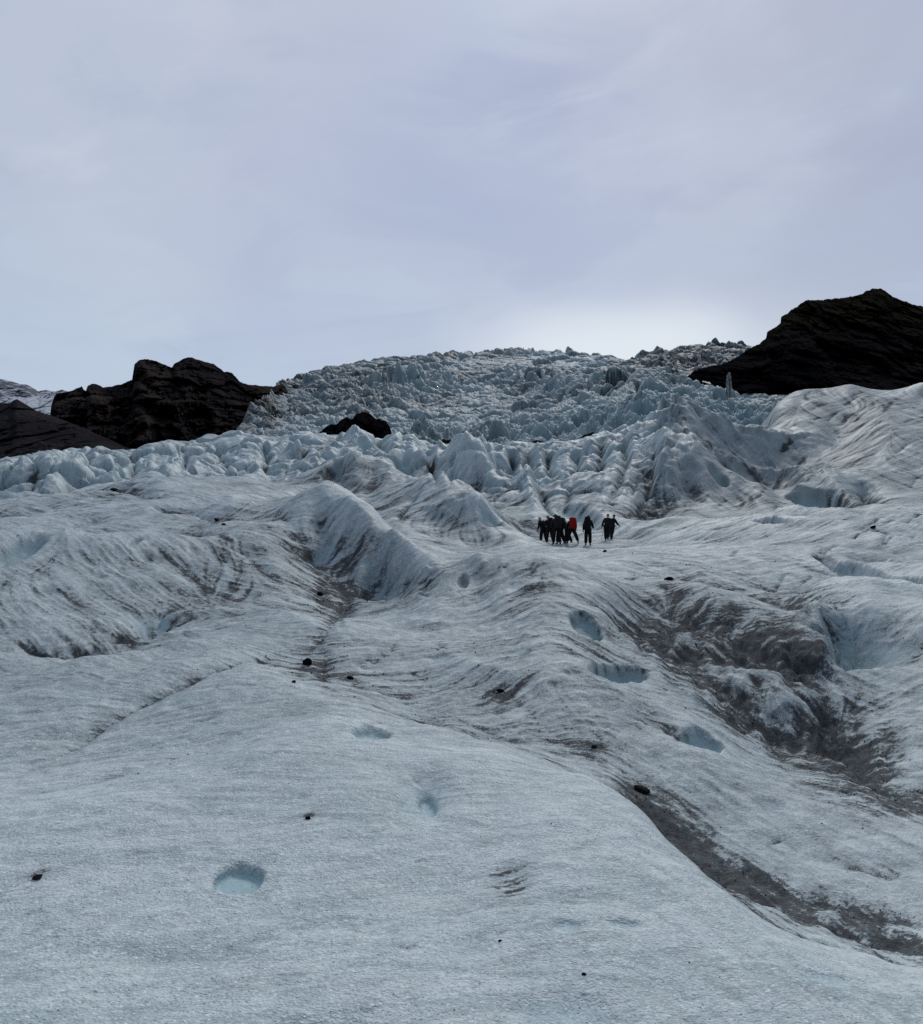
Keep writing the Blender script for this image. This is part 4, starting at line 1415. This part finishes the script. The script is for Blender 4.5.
def person(px, py, face, label, jacket, trousers, hat, lean=8, legs=((10, 8, 4), (-12, 12, 4)), arms=((15, 20, 10), (-10, 20, 10)), head=10, tall=1.75, pack=None):
    """legs/arms: (swing forward, bend, spread) in degrees for the left and the right limb. Faces +Y before turning."""
    k = tall / 1.75

    def rotx(v, a):      # forward swing: positive moves what hangs below towards +Y
        return Matrix.Rotation(R(a), 3, 'X') @ v

    LL = [0.43 * k, 0.43 * k]
    feet = []
    chains = []
    for sgn, (sw, bend, spr) in zip((-1, 1), legs):
        hip = V3(sgn * 0.095 * k, 0, 0)
        th = Matrix.Rotation(R(-sgn * spr), 3, 'Y') @ rotx(V3(0, 0, -LL[0]), sw)
        sh = Matrix.Rotation(R(-sgn * spr * 0.7), 3, 'Y') @ rotx(V3(0, 0, -LL[1]), sw - bend)
        kn = hip + th
        an_ = kn + sh
        chains.append((hip, kn, an_, an_ + V3(sgn * 0.03, 0.15 * k, -0.035 * k)))
        feet.append(an_.z - 0.075 * k)
    pz = -min(feet)
    pel = V3(0, 0, pz)
    chains = [tuple(p + pel for p in c) for c in chains]
    sp = lambda h, y=0.0: pel + Matrix.Rotation(R(-lean), 3, 'X') @ V3(0, y, h * k)
    waist, chest, neck = sp(0.16), sp(0.36), sp(0.53)
    hr = Matrix.Rotation(R(-lean - head), 3, 'X')
    hc = neck + hr @ V3(0, 0.03, 0.155) * k
    ach = []
    for sgn, (sw, bend, spr) in zip((-1, 1), arms):
        shd = sp(0.46) + V3(sgn * 0.185 * k, 0, 0)
        up = Matrix.Rotation(R(-sgn * spr), 3, 'Y') @ rotx(V3(0, 0, -0.29 * k), sw)
        lo = Matrix.Rotation(R(-sgn * spr * 0.8), 3, 'Y') @ rotx(V3(0, 0, -0.25 * k), sw + bend)
        ach.append((shd, shd + up, shd + up + lo, lo))
    # the body, one surface
    vs_ = [(pel, 0.125), (waist, (0.125, 0.10)), (chest, (0.15, 0.11)), (neck, 0.058), (neck + (hc - neck) * 0.5, 0.056)]
    ed = [(0, 1), (1, 2), (2, 3), (3, 4)]
    for c in chains:
        b = len(vs_)
        vs_ += [(c[0], 0.088), (c[1], 0.058), (c[2], 0.042), (c[3], 0.034)]
        ed += [(0, b), (b, b + 1), (b + 1, b + 2), (b + 2, b + 3)]
    for c in ach:
        b = len(vs_)
        vs_ += [(c[0], 0.062), (c[1], 0.044), (c[2], 0.030)]
        ed += [(2, b), (b, b + 1), (b + 1, b + 2)]
    body = skin(vs_, ed)
    bm = bmesh.new()
    bm.from_mesh(body)
    hd = bmesh.ops.create_uvsphere(bm, u_segments=20, v_segments=16, radius=1.0)['verts']
    for v in hd:
        p = v.co.copy()
        w = 1 - 0.22 * max(0, -p.z) ** 1.5
        q = V3(p.x * 0.076 * w, p.y * 0.096 * (1 - 0.1 * max(0, -p.z)), p.z * 0.118)
        if p.y > 0.6:
            nose = math.exp(-(p.x / 0.17) ** 2 - ((p.z + 0.15) / 0.22) ** 2)
            eye = math.exp(-((abs(p.x) - 0.38) / 0.14) ** 2 - ((p.z - 0.08) / 0.12) ** 2)
            mouth = math.exp(-(p.x / 0.3) ** 2 - ((p.z + 0.48) / 0.07) ** 2)
            q.y += 0.022 * nose - 0.008 * eye - 0.005 * mouth
        if abs(p.x) > 0.9:
            q.x *= 1 + 0.12 * math.exp(-(p.z / 0.3) ** 2)
        v.co = hc + hr @ q * k
    me = bpy.data.meshes.new('person')
    bm.to_mesh(me)
    bm.free()
    o = link_mesh('person', me, M_SKIN)
    tag(o, label, 'person', 'hikers crossing the ice')
    # jacket, trousers, boots, gloves, hat
    jv = [(sp(-0.06), (0.20, 0.17)), (waist, (0.19, 0.16)), (chest, (0.205, 0.165)), (sp(0.50), (0.11, 0.10))]
    je = [(0, 1), (1, 2), (2, 3)]
    for c in ach:
        b = len(jv)
        jv += [(c[0], 0.10), (c[1], 0.078), (c[2], 0.058)]
        je += [(2, b), (b, b + 1), (b + 1, b + 2)]
    link_mesh('jacket', skin(jv, je), jacket, o)
    tv_ = [(pel, (0.16, 0.135))]
    te = []
    for c in chains:
        b = len(tv_)
        tv_ += [(c[0] + V3(0, 0, -0.03), 0.135), (c[1], 0.115), (c[2] + V3(0, 0, 0.02), 0.10)]
        te += [(0, b), (b, b + 1), (b + 1, b + 2)]
    link_mesh('trousers', skin(tv_, te), trousers, o)
    for c in chains:
        heel = c[2] + V3(0, -0.05 * k, -0.035 * k)
        link_mesh('boot', skin([(c[2] + V3(0, 0, 0.05), 0.058), (c[2] + V3(0, 0, -0.025), 0.055), (c[3], (0.05, 0.036)), (heel, 0.042)],
                               [(0, 1), (1, 2), (1, 3)]), cloth('dark_leather', (0.02, 0.018, 0.017)), o)
    for sgn, c in zip((-1, 1), ach):
        link_mesh('glove', glove_mesh(c[2], c[3], V3(-sgn * 0.6, 0.5, 0), sgn), cloth('glove_fabric', (0.015, 0.015, 0.016)), o)
    bm = bmesh.new()
    hd = bmesh.ops.create_uvsphere(bm, u_segments=16, v_segments=12, radius=1.0)['verts']
    bmesh.ops.delete(bm, geom=[v for v in hd if v.co.z < -0.15], context='VERTS')
    for v in bm.verts:
        p = v.co.copy()
        v.co = hc + hr @ V3(p.x * 0.092, p.y * 0.115 - 0.006, p.z * 0.125 + 0.02) * k
    me = bpy.data.meshes.new('hat')
    bm.to_mesh(me)
    bm.free()
    link_mesh('hat', me, hat, o)
    z = float(ground_at(px, py)[0])
    o.location = (px, py, z - 0.015)
    o.rotation_euler = (0, 0, R(face))
    if pack:
        mat, w, h, dep, lab = pack
        make_pack(o, sp, k, lean, mat, w, h, dep, lab)
    return o


def make_pack(owner, sp, k, lean, mat, w, h, dep, lab):
    """A rucksack on the wearer's back: bag, lid, straps; a thing of its own."""
    bm = bmesh.new()
    bmesh.ops.create_cube(bm, size=1.0)
    bmesh.ops.subdivide_edges(bm, edges=bm.edges[:], cuts=3, use_grid_fill=True)
    tilt = Matrix.Rotation(R(-lean), 3, 'X')
    ctr = sp(0.30, -0.15 - dep * 0.5)
    for v in bm.verts:
        p = v.co.copy()
        r_ = 1 - 0.20 * (abs(p.x * 2) ** 3 * abs(p.y * 2) ** 3) - 0.12 * abs(p.z * 2) ** 4
        bulge = 1 + 0.15 * (1 - (2 * p.z) ** 2) * (p.y < 0)
        v.co = tilt @ V3(p.x * w * r_ * (1.0 + 0.10 * -p.z), p.y * dep * r_ * bulge, p.z * h)
    me = bpy.data.meshes.new('backpack')
    bm.to_mesh(me)
    bm.free()
    o = link_mesh('backpack', me, mat)
    M_ = Matrix.Translation(owner.location) @ Matrix.Rotation(owner.rotation_euler.z, 4, 'Z')
    o.location = M_ @ ctr
    o.rotation_euler = owner.rotation_euler
    tag(o, lab, 'backpack', 'rucksacks worn by the hikers')
    bm = bmesh.new()
    bmesh.ops.create_uvsphere(bm, u_segments=14, v_segments=8, radius=1.0)
    for v in bm.verts:
        v.co = tilt @ V3(v.co.x * w * 0.46, v.co.y * dep * 0.52, v.co.z * 0.07 + h * 0.5)
    me = bpy.data.meshes.new('lid')
    bm.to_mesh(me)
    bm.free()
    link_mesh('lid', me, mat, o)
    for s_ in (-1, 1):
        a = tilt @ V3(s_ * 0.09, dep * 0.5, h * 0.36)
        b = tilt @ V3(s_ * 0.11, dep * 0.5 + 0.16, h * 0.40)
        c = tilt @ V3(s_ * 0.13, dep * 0.5 + 0.27, h * 0.12)
        e = tilt @ V3(s_ * 0.13, dep * 0.5 + 0.05, -h * 0.30)
        link_mesh('strap', skin([(a, 0.02), (b, 0.02), (c, 0.02), (e, 0.016)], [(0, 1), (1, 2), (2, 3)]), cloth('strap_webbing', (0.02, 0.02, 0.022)), o)
    return o


BLK = cloth('black_fabric', (0.010, 0.010, 0.012))
DRK = cloth('charcoal_fabric', (0.018, 0.018, 0.021))
BRN = cloth('dark_brown_fabric', (0.022, 0.017, 0.015))
RED = cloth('red_fabric', (0.30, 0.012, 0.012))
PAL = cloth('pale_helmet', (0.30, 0.24, 0.21))
OLV = cloth('olive_fabric', (0.11, 0.12, 0.08))


def spot(u, y):
    return (u - CU) / F * y, y


def hiker(u, y, *a, **k):
    x, yy_ = spot(u, y)
    return person(x, yy_, *a, **k)


hiker(543.5, 57.5, 35, 'hiker in black at the left end of the bunched group, stooping', BLK, DRK, PAL, lean=24, head=25, arms=((5, 20, 3), (10, 25, 3)), legs=((14, 14, 3), (-6, 8, 3)), tall=1.72)
hiker(549.5, 57.2, 20, 'hiker in black between the stooping hiker and the bulky one', BLK, DRK, BLK, lean=12, head=15, tall=1.8,
      pack=(BLK, 0.36, 0.55, 0.26, 'black rucksack on the second hiker of the bunched group'))
hiker(556.5, 55.5, 15, 'bulky hiker in black standing lowest in the dark bunch', DRK, BLK, BLK, lean=10, legs=((6, 6, 6), (-6, 8, 6)), tall=1.86,
      pack=(DRK, 0.44, 0.66, 0.30, 'big charcoal rucksack on the bulky hiker in the bunch'))
hiker(560.0, 56.3, 40, 'hiker in black at the right side of the bunch, half hidden', BLK, BLK, BLK, lean=16, tall=1.72,
      pack=(BLK, 0.38, 0.58, 0.28, 'black rucksack between the bulky hiker and the red rucksack'))
hiker(567.5, 57.0, 70, 'hiker with an olive vest half behind the red rucksack', OLV, BLK, BLK, lean=14, tall=1.62)
hiker(572.0, 55.8, 8, 'hiker carrying a bright red rucksack, legs wide apart', BLK, BLK, PAL, lean=14, legs=((4, 4, 16), (-14, 6, 20)), tall=1.66,
      pack=(RED, 0.46, 0.62, 0.30, 'bright red rucksack on the hiker with wide apart legs'))
hiker(588.0, 55.2, -14, 'hiker in black standing alone with a tall dark rucksack', BLK, BLK, DRK, lean=6, legs=((4, 4, 3), (-4, 6, 3)), arms=((-5, 25, 12), (10, 60, 14)), tall=1.82,
      pack=(BLK, 0.40, 0.72, 0.30, 'tall dark rucksack on the hiker standing alone'))
hiker(607.0, 58.5, -25, 'hiker in dark brown striding at the right end of the party', BRN, BLK, PAL, lean=12, head=12, legs=((16, 8, 4), (-14, 22, 4)), arms=((-24, 20, 16), (24, 30, 10)), tall=1.78)
hiker(611.8, 60.5, -50, 'hiker in black almost hidden behind the striding brown one', BLK, BLK, BLK, lean=14, head=10, legs=((14, 8, 4), (-10, 20, 4)), arms=((-10, 20, 8), (25, 30, 12)), tall=1.7)


def pole(u, y, du, tilt_x, label):
    """A trekking pole: shaft, grip, tip."""
    x, yy_ = spot(u, y)
    z = float(ground_at(x, yy_)[0])
    o = bpy.data.objects.new('trekking_pole', None)
    COL.objects.link(o)
    o.location = (x, yy_, z)
    tag(o, label, 'trekking pole', 'trekking poles of the hikers')
    a, b = V3(0, 0, 0.0), V3(du, tilt_x, 1.05)
    st = cloth('pole_metal', (0.04, 0.04, 0.045))
    link_mesh('shaft', skin([(a.lerp(b, 0.05), 0.010), (a.lerp(b, 0.5), 0.013), (a.lerp(b, 0.9), 0.015)], [(0, 1), (1, 2)]), st, o)
    link_mesh('grip', skin([(a.lerp(b, 0.89), 0.022), (a.lerp(b, 0.95), 0.024), (b, 0.026)], [(0, 1), (1, 2)]), BLK, o)
    link_mesh('tip', skin([(a, 0.006), (a.lerp(b, 0.05), 0.012)], [(0, 1)]), st, o)


pole(578.5, 55.6, -0.30, 0.05, 'trekking pole planted to the right of the red rucksack')
pole(601.0, 58.4, 0.22, 0.0, 'trekking pole trailing beside the striding brown hiker')
